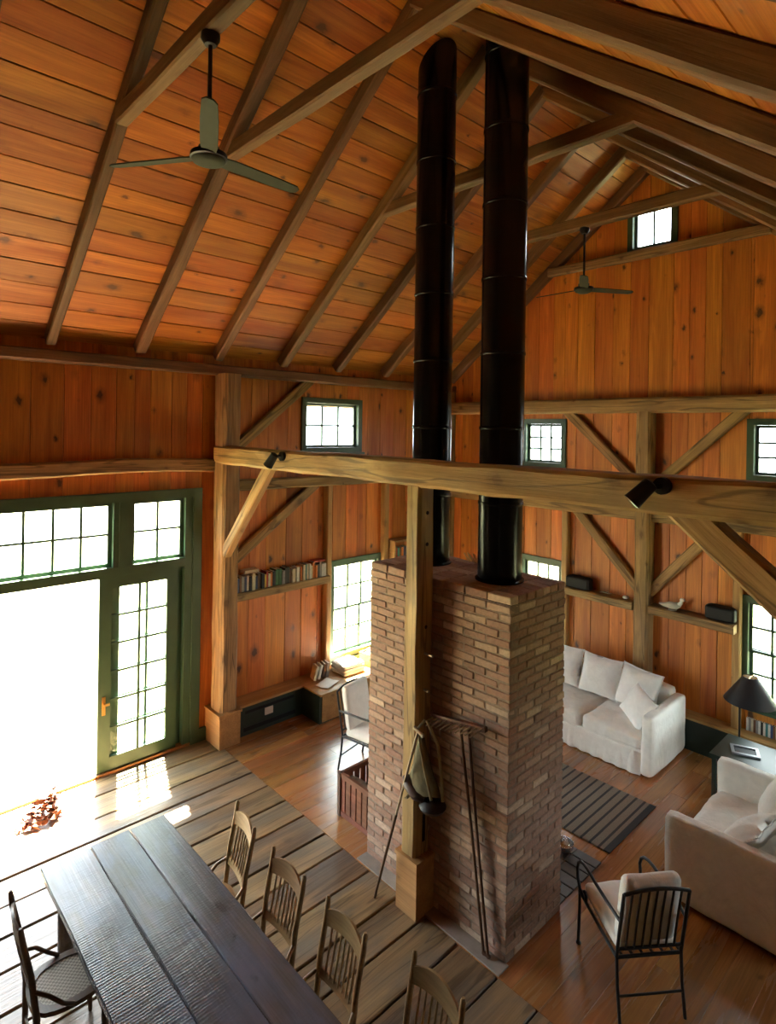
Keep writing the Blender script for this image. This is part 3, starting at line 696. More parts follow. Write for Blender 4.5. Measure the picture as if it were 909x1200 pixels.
BOOKC = {'red': (.42, .05, .03), 'brown': (.16, .07, .035), 'cream': (.62, .55, .40), 'black': (.025, .022, .022), 'navy': (.04, .06, .15), 'green': (.05, .15, .06),
         'white': (.72, .70, .65), 'orange': (.60, .17, .03), 'yellow': (.68, .43, .06), 'grey': (.28, .27, .26), 'teal': (.05, .20, .20)}
BM = {k: plain('book_cover_' + k, v, .55, ns=.12, nscale=30) for k, v in BOOKC.items()}
def book(loc_, rz, th, dep, ht, colr, label, group, lean=0.0, flat=False):
    r = empty('book', loc_, rz, label=label, cat='book', group=group)   # spine faces local +x, thickness along local y
    m = MB(); m.box(-dep, 0, -th / 2, -th / 2 + .003, 0, ht); m.box(-dep, 0, th / 2 - .003, th / 2, 0, ht); m.box(-.004, .0, -th / 2 + .003, th / 2 - .003, 0, ht)
    m.build('cover', BM[colr], r)
    MB().box(-dep + .004, -.004, -th / 2 + .003, th / 2 - .003, .003, ht - .004).build('pages', PAPER, r)
    if lean: r.rotation_euler = (lean, 0, rz)
    if flat: r.rotation_euler = (R(90), 0, rz)
    return r
sh = tag(plank('wall_shelf', (XL + .10, 4.405, 1.715), (0, 1, 0), (-1, 0, 0), 1.50, .20, .10, BEAM, None), 'thick plank shelf full of books between post and stud', 'shelf')
y = 3.70; seq = ['navy', 'brown', 'grey', 'navy', 'white', 'black', 'cream', 'navy', 'brown', 'black', 'yellow', 'red', 'cream', 'orange', 'black', 'green', 'green', 'grey', 'black', 'black', 'brown', 'cream', 'cream', 'white', 'black', 'orange', 'cream', 'teal', 'cream', 'white', 'cream', 'orange', 'orange', 'black', 'grey', 'white', 'white']
G1 = 'books standing on the thick plank shelf'
for i, c in enumerate(seq):
    th = random.uniform(.026, .048)
    if y + th > 5.13: break
    book((XL + .175 + random.uniform(-.02, .01), y + th / 2, 1.766), 0, th - .003, random.uniform(.13, .15), random.uniform(.165, .215), c, '%s book between the %s and the %s on the thick plank shelf' % (c, seq[i - 1] + ' one' if i else 'post', seq[i + 1] + ' one' if i + 1 < len(seq) else 'stud'), G1); y += th
for q, (yy, ln) in enumerate(((4.03, .20),)):
    book((XL + .16, yy, 2.005), R(0), .035, .13, .20, 'cream', 'cream book lying flat across the tops of the shelved books', None, flat=True)
book((XL + .16, 5.09, 1.985), R(0), .022, .13, .20, 'red', 'red book lying flat over the books at the stud end of the shelf', None, flat=True)

# small shelf deep in the corner
ss = empty('corner_shelf', (XL, 6.9, 1.74), label='small open wooden shelf in the corner beyond the chimney', cat='shelf')
MB().box(0, .20, -.50, .60, 0, .03).build('bottom_board', BOXED, ss); MB().box(0, .20, -.50, .60, .33, .36).build('top_board', BOXED, ss); MB().box(0, .20, -.50, -.47, .03, .33).build('side_board', BOXED, ss)
yy = 6.47
for c in ('red', 'teal', 'brown', 'orange', 'navy', 'grey'):
    book((XL + .17, yy, 1.771), 0, .035, .13, .21, c, '%s book on the small corner shelf' % c, 'books on the corner shelf'); yy += .045

# things on the window seat
for i, (c, le) in enumerate((('cream', -.25), ('white', -.22), ('brown', -.18), ('grey', -.10))):
    book((XL + .27, 4.86 + i * .07, .388), R(-15), .035, .15, .19, c, '%s book leaning on the window seat beside the stud' % c, 'books leaning on the window seat', lean=le)
t = empty('magazine', (-6.38, 4.93, .387), R(20), label='open magazine lying on the sunlit window seat', cat='magazine')
m = MB(); m.add([(x, yy, .004 + .012 * abs(math.sin(abs(x) * 14)) + dz) for dz in (0, .004) for yy in (-.14, .14) for x in (-.10, -.07, -.03, 0, .03, .07, .10)],
     [(i, i + 1, i + 8, i + 7) for i in range(6)] + [(14 + i, 21 + i, 22 + i, 15 + i) for i in range(6)] + [(i, 14 + i, 15 + i, i + 1) for i in range(6)] + [(7 + i, 8 + i, 22 + i, 21 + i) for i in range(6)] + [(0, 7, 21, 14), (6, 20, 27, 13)])
m.build('pages', PAPER, t); MB().box(-.002, .002, -.14, .14, .0, .004).build('spine', BM['grey'], t)
t = empty('folded_blanket', (-6.55, 5.42, .390), R(0), label='folded white blanket on the window seat under the window', cat='blanket')
for i in range(3): MB().soft((0, 0, .025 + i * .045), (.17 - .006 * i, .19 - .006 * i, .024), .022, 8, .006, 9, seed=i).build('fold', COT, t, smooth=180)
t = empty('wooden_box', (-6.50, 5.93, .387), R(8), label='small pine box with papers at the far end of the window seat', cat='box')
m = MB().box(-.17, .17, -.20, -.18, 0, .17).box(-.17, .17, .18, .20, 0, .17).box(-.17, -.15, -.18, .18, 0, .17).box(.15, .17, -.18, .18, 0, .17).box(-.15, .15, -.18, .18, 0, .012); m.build('box_body', BOXED, t)
MB().box(-.14, .14, -.17, .17, .012, .15, j=.006).build('papers', PAPER, t)

# back wall: bench, shelf boards and what stands on them
wb = empty('wall_bench', (-3.0, YF, 0), label='low dark green bench with a pine edge under the gable wall windows', cat='bench')
MB().box(-3.15, 4.15, -.20, -.002, 0, .375).build('bench_front', DGREEN, wb)
plank('bench_top', (.5, -.112, .39), (1, 0, 0), (0, 1, 0), 7.3, .225, .028, BOXED, wb)
for (x0, x1, lb) in ((-4.46, -3.465, 'short rough shelf board left of the gable wall post'), (-3.255, -2.265, 'short rough shelf board right of the gable wall post')):
    b = beam('wall_shelf', ((x0), YF - .11, 1.585), ((x1), YF - .11, 1.575), .22, .105, BEAM, None, rough=.008); tag(b, lb, 'shelf')
def speaker(x, lb, wd, ht):
    r = empty('speaker', (x, YF - .12, 1.634), label=lb, cat='speaker', group='small black speakers on the wall shelves')
    MB().soft((0, 0, ht / 2), (wd / 2, .075, ht / 2), .035, 8).build('cabinet', MATTE, r, smooth=60)
    MB().box(-wd / 2 + .03, wd / 2 - .03, -.079, -.072, .025, ht - .03).build('grille', plain('speaker_grille', (.018, .018, .020), .8), r)
speaker(-2.43, 'small black speaker at the window end of the shelf with the bird', .33, .17); speaker(-4.26, 'small black speaker on the shelf behind the chimney', .36, .17)
d = empty('bird_figure', (-2.98, YF - .14, 1.634), R(8), label='carved grey and white bird figure on the shelf beside the post', cat='figurine')
m = MB().tube([(-.16, 0, .055), (-.10, 0, .05), (-.03, 0, .055), (.05, 0, .06), (.09, 0, .075)], [.008, .028, .045, .045, .028], 12, flat=.8); m.build('body', BIRD, d, smooth=180)
MB().tube([(.07, 0, .07), (.10, 0, .105), (.105, 0, .13)], [.03, .022, .018], 10).build('neck', PIL, d, smooth=180)
hd = MB().soft((.112, 0, .142), (.028, .022, .022), .02, 6).build('head', PIL, d, smooth=180); MB().tube([(.13, 0, .14), (.17, 0, .132)], [.009, .002], 6).build('beak', BOXED, hd)
MB().lathe([(.05, 0), (.05, .008), (.0, .010)], 14).build('base', BIRD, d, smooth=40)
d = tag(MB().soft((0, 0, .022), (.035, .03, .022), .02, 6, .006, 20).build('shell', PIL, None, (-3.58, YF - .14, 1.636), 180), 'small white shell on the shelf left of the gable wall post', 'shell')
d = empty('driftwood', (-3.86, YF - .13, 1.640), label='thin twig of driftwood on the shelf left of the gable wall post', cat='driftwood')
MB().tube([(-.09, 0, .012), (-.03, .01, .02), (.03, 0, .016), (.09, -.01, .03)], [.006, .011, .010, .004], 7).build('stem', PALE, d, smooth=180); MB().tube([(.0, 0, .018), (.03, .01, .045)], [.007, .003], 6).build('twig', PALE, d, smooth=180)
x = -2.16
cs_ = ('white', 'grey', 'cream', 'brown', 'grey', 'white', 'black', 'white', 'teal', 'white', 'navy', 'brown', 'cream', 'navy', 'white')
for i, c in enumerate(cs_):
    book((x, YF - .04, .405), R(-90), .022, .13, .145, c, '%s slim case %s in the row on the bench under the window' % (c, 'after the %s one' % cs_[i - 1] if i else 'at the stud end'), 'slim cases on the bench'); x += .0245

# straw bundle on the chimney top
s = empty('straw_bundle', (-3.30, 4.26, CH + .002), label='bundle of dry pale stalks lying on top of the chimney', cat='dried stalks')
for i in range(9):
    a = random.uniform(-.5, .5); MB().tube([(-.12 + i * .022, -.02 * math.cos(a), .012 + .004 * (i % 3)), (-.22 + i * .022 + .1 * a, .06, .055 + .01 * (i % 2))], .008, 6).build('stalk', STRAW, s)

# ------------------------------------------------------------ tools by the chimney
def P2(p): return p
rk = empty('hay_rake', (-2.64, 3.53, .012), label='wooden hay rake with toothed head leaning upside down on the chimney front', cat='rake')
A = Vector((0, 0, 0)); B = Vector((-.26, .02, 1.58))
MB().tube([A + Vector((.02, 0, 0)), A * .5 + B * .5 + Vector((.03, 0, 0)), B + Vector((.05, 0, 0))], .011, 8).build('handle', DWOOD, rk, smooth=60)
MB().tube([A + Vector((-.02, 0, 0)), A * .5 + B * .5 + Vector((-.02, 0, 0)), B + Vector((-.03, 0, 0))], .011, 8).build('handle', DWOOD, rk, smooth=60)
MB().bar(B + Vector((-.29, -.025, -.02)), B + Vector((.23, -.02, .06)), .035, .035).build('head_bar', DWOOD, rk)
for i in range(11):
    p = B + Vector((-.275 + i * .048, -.03, -.025 + i * .0083)); MB().tube([p, p + Vector((-.03, -.11, -.035))], [.008, .005], 6).build('tooth', PALE, rk)
MB().bar((-.03, 0, .015), (.035, 0, .015), .02, .02).build('foot_bar', DWOOD, rk)
sf = empty('t_handled_pole', (-3.60, 3.30, 0), label='long thin T-handled wooden pole leaning on the middle post', cat='tool')
top = Vector((.49, -.03, 1.56))
MB().tube([(0, 0, 0), top * .52], .012, 8).build('lower_shaft', DWOOD, sf, smooth=60); MB().tube([top * .52, top], .010, 8).build('upper_shaft', PALE, sf, smooth=60)
MB().tube([top + Vector((-.04, 0, .015)), top + Vector((.06, 0, -.015))], .015, 8).build('grip', PALE, sf, smooth=60)
bg_ = empty('seed_bag', (-3.12, 3.36, .93), label='olive canvas seed bag with a dark metal spreader hanging on the post', cat='bag')
m = MB(); rings = []
prof = [(.56, .02, .018, -.04), (.48, .035, .03, -.04), (.38, .07, .045, -.035), (.28, .11, .06, -.02), (.19, .145, .07, -.005), (.14, .15, .07, .0)]
n = 16; vs = []; fs = []
for (z, a, b, dx) in prof:
    for k in range(n):
        th = 2 * math.pi * k / n; wv = 1 + .10 * math.sin(th * 4 + z * 9); vs.append((dx + a * math.cos(th) * wv, b * math.sin(th) * wv, z + .02 * math.cos(th)))
for i in range(len(prof) - 1):
    for k in range(n): fs.append((i * n + k, (i + 1) * n + k, (i + 1) * n + (k + 1) % n, i * n + (k + 1) % n))
fs.append(tuple(range(n))); m.add(vs, fs).build('canvas_bag', CANV, bg_, smooth=180)
MB().tube([(-.165, -.03, .19), (-.12, -.055, .16), (-.03, -.07, .125), (.06, -.05, .115)], [.030, .042, .040, .034], 12).build('rolled_edge', plain('dark_leather', (.035, .018, .018), .5, ns=.3), bg_, smooth=180)
MB().lathe([(.02, .05), (.08, .04), (.105, .0), (.09, -.025), (.02, -.045)], 16, (.10, -.01, .075)).build('spreader', MATTE, bg_, smooth=50)
MB().bar((.02, -.01, .0), (.02, -.01, .16), .05, .05).build('gear_box', MATTE, bg_)
MB().tube([(.12, -.05, .14), (.04, -.06, .40), (-.03, -.05, .62), (-.03, .03, .66)], .011, 6, flat=.4).build('strap', STRAP, bg_)
MB().tube([(.19, .0, .14), (.15, .03, .30), (.08, .06, .50), (-.02, .04, .66)], .011, 6, flat=.4).build('strap', STRAP, bg_)

# log crate
cr = empty('log_crate', (-4.36, 3.95, 0), label='slatted dark wooden crate filled with firewood beside the chimney', cat='crate')
def crate_side(p0, p1, n_):
    p0, p1 = Vector(p0), Vector(p1); d = (p1 - p0).normalized(); up_ = Vector((0, 0, 1))
    for z in (.03, .40): MB().bar(p0 + up_ * z, p1 + up_ * z, .03, .05).build('rail', SLAT, cr)
    L = (p1 - p0).length; sw = L / n_
    for i in range(n_):
        c = p0 + d * sw * (i + .5); inw = Vector((-c.x, -c.y, 0)).normalized() * 0
        MB().bar(c + up_ * .012, c + up_ * .415, .016, sw - .018, upv=d).build('slat', SLAT, cr)
crate_side((-.245, -.205, 0), (.245, -.205, 0), 6); crate_side((-.245, .205, 0), (.245, .205, 0), 6); crate_side((-.245, -.205, 0), (-.245, .205, 0), 5); crate_side((.245, -.205, 0), (.245, .205, 0), 5)
MB().box(-.235, .235, -.195, .195, .012, .03).build('bottom', SLAT, cr)
for i in range(4):
    for s1 in (-1, 1): pass
for sx in (-1, 1):
    for sy in (-1, 1): MB().box(sx * .25 - .02, sx * .25 + .02, sy * .21 - .02, sy * .21 + .02, 0, .425).build('corner_post', DWOOD, cr)
for i in range(7):
    z = .092 + (i // 3) * .118; yy = -.12 + (i % 3) * .12
    lg = MB().tube([(-.19, yy, z), (-.07, yy + .006, z + .006), (.07, yy - .004, z), (.19, yy, z + .004)], [.052, .056, .054, .050], 9).build('firewood_log', LOG, None, (-4.36, 3.95, 0), 40)
    tag(lg, 'split firewood log in the %s layer of the slatted crate' % ('bottom', 'middle', 'top')[i // 3], 'log', 'logs in the crate')

# silver bowl on the hearth
t = empty('silver_bowl', (-2.83, 4.93, .014), label='small round silver bowl on the hearth corner', cat='bowl')
MB().lathe([(.03, 0), (.06, .015), (.085, .05), (.09, .085), (.083, .085), (.075, .05), (.05, .02), (.0, .015)], 24).build('bowl', SILV, t, smooth=60); MB().lathe([(.045, 0), (.045, .006), (.03, .01)], 20).build('foot_ring', SILV, t, smooth=40)

# ------------------------------------------------------------ dining table and chairs
TX0, TX1, TY0, TY1, TZ = -4.655, -2.00, 1.10, 1.985, .742
tb = empty('dining_table', ((TX0 + TX1) / 2, (TY0 + TY1) / 2, 0), label='long dark plank dining table with a worn top and painted bluish sky sheen', cat='table')
L = TX1 - TX0; Wd = TY1 - TY0; e = [-Wd / 2, -Wd / 2 + .37 * Wd, -Wd / 2 + .69 * Wd, Wd / 2]
for i in range(3):
    beam('table_plank', (-L / 2 + random.uniform(-.006, .006), (e[i] + e[i + 1]) / 2, TZ - .022), (L / 2, (e[i] + e[i + 1]) / 2, TZ - .022), e[i + 1] - e[i] - .008, .044, TABLE, tb, rough=.006, n=26)
for sy in (-1, 1):
    MB().box(-L / 2 + .18, L / 2 - .18, sy * (Wd / 2 - .10) - .012, sy * (Wd / 2 - .10) + .012, TZ - .15, TZ - .046).build('apron', TABLE, tb)
for sx in (-1, 1):
    MB().box(sx * (L / 2 - .18) - .012, sx * (L / 2 - .18) + .012, -Wd / 2 + .12, Wd / 2 - .12, TZ - .15, TZ - .046).build('apron', TABLE, tb)
    for sy in (-1, 1):
        m = MB(); m.lathe([(.045, 0), (.04, .04), (.05, .2), (.055, .48), (.05, .56)], 14, (sx * (L / 2 - .20), sy * (Wd / 2 - .12), 0)); m.box(sx * (L / 2 - .20) - .05, sx * (L / 2 - .20) + .05, sy * (Wd / 2 - .12) - .05, sy * (Wd / 2 - .12) + .05, .56, TZ - .046)
        m.build('leg', TABLE, tb)
def dining_chair(mat):
    r = empty('spindle_chair', (0, 0, 0))
    for sx in (-1, 1):
        MB().tube([(sx * .165, -.19, 0), (sx * .17, -.185, .44), (sx * .172, -.215, .70), (sx * .176, -.262, .93), (sx * .177, -.272, 1.0), (sx * .177, -.273, 1.018)], [.014, .019, .018, .017, .015, .009], 10).build('back_post', mat, r, smooth=60)
        MB().tube([(sx * .19, .19, 0), (sx * .185, .18, .15), (sx * .18, .17, .44)], [.012, .020, .018], 10).build('leg', mat, r, smooth=60)
        MB().tube([(sx * .173, -.205, .62), (sx * .205, -.13, .575), (sx * .215, -.06, .50), (sx * .205, .0, .455)], .012, 8).build('hip_brace', mat, r, smooth=60)
        MB().tube([(sx * .166, -.188, .18), (sx * .186, .185, .18)], .009, 8).build('stretcher', mat, r)
    MB().tube([(-.188, .185, .24), (.188, .185, .24)], .011, 8).build('stretcher', mat, r); MB().tube([(-.166, -.188, .22), (.166, -.188, .22)], .009, 8).build('stretcher', mat, r)
    # seat: rounded frame with cane panel
    n = 28; pr = []
    for k in range(n):
        th = 2 * math.pi * k / n; cx, cy = math.cos(th), math.sin(th); p = 3.2
        q = (abs(cx) ** p + abs(cy) ** p) ** (-1 / p); wx = .205 - .02 * (cy * q < 0) * abs(cy * q); pr.append((cx * q * wx, cy * q * .205))
    def ringmesh(mb, pr, z0, z1, inner):
        k = len(pr); vs = [(x, y, z) for z in (z0, z1) for (x, y) in pr] + [(x * inner, y * inner, z) for z in (z0, z1) for (x, y) in pr]; fs = []
        for i in range(k):
            j = (i + 1) % k; fs += [(i, j, k + j, k + i), (2 * k + i, 3 * k + i, 3 * k + j, 2 * k + j), (k + i, k + j, 3 * k + j, 3 * k + i), (i, 2 * k + i, 2 * k + j, j)]
        return mb.add(vs, fs)
    ringmesh(MB(), pr, .430, .458, .78).build('seat_frame', mat, r)
    m = MB(); pi = [(x * .79, y * .79) for x, y in pr]; k = len(pi); m.add([(x, y, .444) for x, y in pi] + [(x, y, .452) for x, y in pi], [tuple(range(k - 1, -1, -1)), tuple(range(k, 2 * k))] + [(i, (i + 1) % k, k + (i + 1) % k, k + i) for i in range(k)])
    m.build('cane_seat', CANE, r)
    def rail(name, z0, z1, yb, arch, bow, th=.014, half=.17):
        nn = 10; vs = []; fs = []
        for i in range(nn + 1):
            t = -1 + 2 * i / nn; x = t * half; yy = yb - bow * (1 - t * t); a = arch * (1 - t * t)
            for (dy, z) in ((-th / 2, z0 + a * .35), (th / 2, z0 + a * .35), (th / 2 - .012, z1 + a), (-th / 2 - .012, z1 + a)): vs.append((x, yy + dy, z))
        for i in range(nn):
            o = i * 4; fs += [(o, o + 1, o + 5, o + 4), (o + 1, o + 2, o + 6, o + 5), (o + 2, o + 3, o + 7, o + 6), (o + 3, o, o + 4, o + 7)]
        fs += [(3, 2, 1, 0), (nn * 4, nn * 4 + 1, nn * 4 + 2, nn * 4 + 3)]
        return MB().add(vs, fs).build(name, mat, r, smooth=50)
    rail('crest_rail', .86, .945, -.245, .045, .028); rail('lower_rail', .585, .635, -.196, .0, .018)
    for i in range(7):
        x = -.115 + i * .0383; b = 1 - (x / .17) ** 2
        MB().tube([(x, -.199 - .018 * b, .615), (x, -.224 - .023 * b, .74), (x, -.247 - .028 * b, .875)], [.0065, .0078, .006], 7).build('spindle', mat, r, smooth=60)
    return r
c0 = dining_chair(CHAIR); c1 = dining_chair(DWOOD)
SP = [(-3.907, 1.982, R(170), 'oak spindle-back chair tucked under the table side facing the chimney, first from the glass doors'),
      (-3.255, 1.945, R(180), 'oak spindle-back chair facing the chimney, second along the table from the glass doors'),
      (-2.68, 1.955, R(178), 'oak spindle-back chair facing the chimney, third along the table from the glass doors'),
      (-2.07, 2.07, R(177), 'oak spindle-back chair facing the chimney, fourth along the table from the glass doors')]
for i, (x, y, a, lb) in enumerate(SP):
    o = c0 if i == 0 else copy_tree(c0); o.location = (x, y, 0); o.rotation_euler = (0, 0, a); tag(o, lb, 'chair', 'spindle-back chairs around the plank table')
c1.location = (-3.97, 1.09, 0); c1.rotation_euler = (0, 0, R(-3)); tag(c1, 'dark spindle-back chair with cane seat alone on the other long side of the table', 'chair', 'spindle-back chairs around the plank table')

# ------------------------------------------------------------ sofas
def sofa(name, L, D, ncush, loc_, rz, label, seat=.43, arm=.69, backh=.76, at=.14):
    r = empty(name, loc_, rz, label=label, cat='sofa', group='white slipcovered sofas'); rd = random.uniform(0, 50)
    for sx in (-1, 1):
        MB().soft((sx * (L / 2 - at / 2), 0, arm / 2 + .01), (at / 2, D / 2, arm / 2 - .01), .045, 14, .010, 5, seed=rd + sx).build('arm', COT, r, smooth=180)
    MB().soft((0, D / 2 - .10, backh / 2 + .01), (L / 2 - at + .02, .10, backh / 2 - .01), .05, 14, .010, 5, seed=rd + 3).build('back', COT, r, smooth=180)
    MB().soft((0, -.06, .145), (L / 2 - at + .01, D / 2 - .07, .135), .03, 14, .008, 6, seed=rd + 5).build('base_skirt', COT, r, smooth=180)
    wi = (L - 2 * at) / ncush
    for i in range(ncush):
        x = -L / 2 + at + wi * (i + .5); MB().soft((x, -.085, seat - .085), (wi / 2 - .004, D / 2 - .105, .085), .05, 18, .016, 7, .035, seed=rd + i * 3).build('seat_cushion', COT, r, smooth=180)
    # pleated skirt: thin wavy cloth in front
    n = int(L / .03); vs = []; fs = []
    for i in range(n + 1):
        x = -L / 2 + at + (L - 2 * at) * i / n; wv = .008 * math.sin(i * 1.1) + .006 * noise.noise(Vector((x * 7, rd, 0)))
        for (yy, z) in ((-D / 2 + .020 + wv * .2, seat - .14), (-D / 2 + .012 + wv, .16), (-D / 2 + .006 + wv * 1.5, .012)): vs += [(x, yy, z), (x, yy + .01, z)]
    for i in range(n):
        o = i * 6
        for k_ in (0, 2): fs += [(o + k_, o + k_ + 2, o + k_ + 8, o + k_ + 6), (o + k_ + 1, o + k_ + 7, o + k_ + 9, o + k_ + 3)]
    MB().add(vs, fs).build('front_skirt', COT, r, smooth=180)
    return r
sofa('sofa', 2.47, .98, 3, (-3.985, 7.115, 0), 0, 'white slipcovered sofa with loose pillows against the gable wall')
sofa('sofa', 1.38, .95, 1, (-1.535, 5.775, 0), R(-90), 'white slipcovered loveseat turned towards the hearth beside the iron chair')
def pillow(w_, h_, t_, loc_, rot, label, mat=PIL, flange=.02, seed=0):
    n = 18; vs = []; fs = []
    for side in (1, -1):
        for i in range(n + 1):
            for j in range(n + 1):
                u, v = -1 + 2 * i / n, -1 + 2 * j / n; pin = 1 - .07 * (1 - abs(u) ** 2) * abs(v) ** 4 ; pin2 = 1 - .07 * (1 - abs(v) ** 2) * abs(u) ** 4
                th = t_ / 2 * (max(0, 1 - abs(u) ** 2.6) * max(0, 1 - abs(v) ** 2.6)) ** .55
                p = Vector((u * w_ / 2 * pin2, v * h_ / 2 * pin, side * (th + .004)))
                vs.append(p + noise.noise_vector(p * 9 + Vector((seed, seed, side))) * .010 * (.4 + (1 - abs(u)) + (1 - abs(v))) * .6)
    k = (n + 1) * (n + 1)
    for i in range(n):
        for j in range(n):
            a = i * (n + 1) + j; b = a + n + 1; fs.append((a, b, b + 1, a + 1)); fs.append((k + a, k + a + 1, k + b + 1, k + b))
    ed = [i * (n + 1) for i in range(n + 1)] + [n * (n + 1) + j for j in range(1, n + 1)] + [i * (n + 1) + n for i in range(n - 1, -1, -1)] + [j for j in range(n - 1, 0, -1)]
    for a, b in zip(ed, ed[1:] + ed[:1]): fs.append((a, k + a, k + b, b) if False else (b, k + b, k + a, a))
    o = MB().add(vs, fs).build('throw_pillow', mat, None, smooth=180); o.matrix_world = Matrix.Translation(loc_) @ rot
    return tag(o, label, 'pillow', 'white pillows on the sofas')
def rot(rx, ry, rz): return Matrix.Rotation(rz, 4, 'Z') @ Matrix.Rotation(ry, 4, 'Y') @ Matrix.Rotation(rx, 4, 'X')
pillow(.54, .50, .20, (-3.70, 7.285, .70), rot(R(70), 0, R(0)), 'plump square white pillow on the sofa at the middle of its back', seed=1)
pillow(.52, .50, .20, (-3.20, 7.275, .70), rot(R(68), R(4), R(-4)), 'square white pillow with gathered corners standing next to the small slanting pillow', seed=5)
pillow(.54, .50, .20, (-4.24, 7.29, .70), rot(R(70), 0, R(2)), 'square white pillow on the sofa half hidden by the chimney', seed=9)
pillow(.44, .40, .16, (-3.07, 6.98, .62), rot(R(60), R(14), R(-36)), 'small white pillow slanting against the sofa arm', seed=13)
pillow(.50, .48, .20, (-1.40, 5.92, .70), rot(R(66), R(6), R(-80)), 'large white pillow propped on the loveseat back', seed=17)
pillow(.46, .44, .18, (-1.49, 5.43, .62), rot(R(44), R(0), R(-95)), 'white pillow leaning in the loveseat corner near the iron chair', mat=COT, seed=21)

# rug
rg = empty('striped_rug', (-3.10, 5.725, 0), label='brown and black striped woven rug between hearth and sofa', cat='rug')
n1, n2 = 30, 16; vs = []; fs = []
for dz in (0.001, .009):
    for i in range(n1 + 1):
        for j in range(n2 + 1): vs.append((-.57 + 1.07 * i / n1, -.50 + 1.0 * j / n2, dz + .0015 * noise.noise(Vector((i * .5, j * .5, 0)))))
k = (n1 + 1) * (n2 + 1)
for i in range(n1):
    for j in range(n2): a = i * (n2 + 1) + j; b = a + n2 + 1; fs += [(k + a, k + b, k + b + 1, k + a + 1), (a, a + 1, b + 1, b)]
MB().add(vs, fs).build('woven_field', RUG, rg)
for x0 in (-.60, .50): MB().box(x0, x0 + .06, -.50, .50, .001, .011).build('bound_end', plain('rug_binding', (.028, .028, .032), .95), rg)

# ------------------------------------------------------------ iron chairs
def iron_chair():
    r = empty('iron_armchair', (0, 0, 0)); T = .0115
    for sx in (-1, 1):
        x = sx * .225
        MB().tube([(x, -.31, 0), (x, -.27, .22), (x, -.255, .40), (x, -.30, .65), (x, -.34, .865)], T, 8).build('back_leg', IRON, r, smooth=60)
        MB().tube([(x * 1.02, .31, .0), (x * 1.02, .315, .012), (x * 1.02, .30, .30), (x * 1.02, .30, .41)], T, 8).build('front_leg', IRON, r, smooth=60)
        MB().lathe([(.02, 0), (.02, .008), (.012, .016)], 10, (x * 1.02, .31, 0)).build('foot', IRON, r)
        MB().tube([(x, -.30, .66), (x * 1.08, -.16, .675), (x * 1.1, .02, .675), (x * 1.1, .12, .68), (x * 1.1, .19, .675), (x * 1.1, .25, .655), (x * 1.1, .29, .62), (x * 1.1, .31, .57), (x * 1.1, .30, .50), (x * 1.08, .27, .44), (x * 1.05, .22, .405), (x * 1.03, .19, .41), (x * 1.02, .19, .44), (x * 1.02, .215, .455)], T, 8, flat=1.0).build('arm', IRON, r, smooth=60)
        MB().tube([(x, -.255, .39), (x * 1.02, .30, .39)], T, 8).build('seat_rail', IRON, r, smooth=60)
    for yy in (-.255, .30): MB().tube([(-.225, yy, .39), (.225, yy, .39)], T, 8).build('seat_rail', IRON, r, smooth=60)
    for i in range(6): MB().bar((-.18 + .072 * i, -.255, .385), (-.18 + .072 * i, .30, .385), .018, .006).build('seat_slat', IRON, r)
    pts = []
    for i in range(11): t = -1 + 2 * i / 10; pts.append((t * .225, -.34 - .012 * (1 - t * t), .865 + .035 * (1 - t * t)))
    MB().tube(pts, T, 8).build('top_rail', IRON, r, smooth=60)
    MB().tube([(-.225, -.264, .45), (.225, -.264, .45)], T * .9, 8).build('lower_back_rail', IRON, r, smooth=60)
    for i in range(7):
        x = -.168 + .056 * i; t = x / .225
        MB().tube([(x, -.264, .45), (x, -.305, .68), (x, -.34 - .012 * (1 - t * t), .865 + .035 * (1 - t * t))], .0075, 8).build('back_bar', IRON, r, smooth=60)
    MB().tube([(-.225, -.285, .16), (.225, -.285, .16)], .008, 8).build('stretcher', IRON, r, smooth=60)
    MB().soft((0, .03, .435), (.21, .265, .045), .04, 14, .008, 7, .02).build('seat_cushion', COT, r, smooth=180)
    c = MB().soft((0, 0, 0), (.205, .245, .045), .04, 14, .008, 7, .015, seed=4).build('back_cushion', COT, r, smooth=180)
    c.matrix_local = Matrix.Translation((0, -.232, .69)) @ Matrix.Rotation(R(100), 4, 'X')
    return r
ic = iron_chair(); ic.location = (-1.865, 4.15, 0); ic.rotation_euler = (0, 0, R(53)); tag(ic, 'black iron armchair with a barred back and pale cushions in front of the loveseat', 'chair', 'black iron armchairs with cushions')
i2 = copy_tree(ic); i2.location = (-4.98, 4.50, 0); i2.rotation_euler = (0, 0, R(-78)); tag(i2, 'black iron armchair with white cushions half hidden behind the chimney and log crate', 'chair', 'black iron armchairs with cushions')

# ------------------------------------------------------------ lamp, side table
st = empty('side_table', (-1.88, 7.06, 0), label='low dark green side table beside the loveseat arm', cat='table')
MB().box(-.34, .34, -.30, .30, .47, .50).build('table_top', DGREEN, st); MB().box(-.30, .30, -.26, .26, .12, .14).build('lower_shelf', DGREEN, st)
for sx in (-1, 1):
    for sy in (-1, 1): MB().box(sx * .30 - .02, sx * .30 + .02, sy * .26 - .02, sy * .26 + .02, 0, .47).build('leg', DGREEN, st)
fr = empty('metal_frame', (-1.97, 7.06, .501), R(22), label='grey metal picture frame lying flat on the dark side table', cat='frame')
MB().box(-.13, .13, -.10, -.07, 0, .018).box(-.13, .13, .07, .10, 0, .018).box(-.13, -.10, -.07, .07, 0, .018).box(.10, .13, -.07, .07, 0, .018).build('frame_border', plain('pewter', (.30, .31, .33), .4, .6), fr)
MB().box(-.10, .10, -.07, .07, 0, .008).build('frame_glass', MATTE, fr)
lp = empty('floor_lamp', (-2.13, 7.42, 0), label='black floor lamp with a wide conical shade beside the window', cat='lamp')
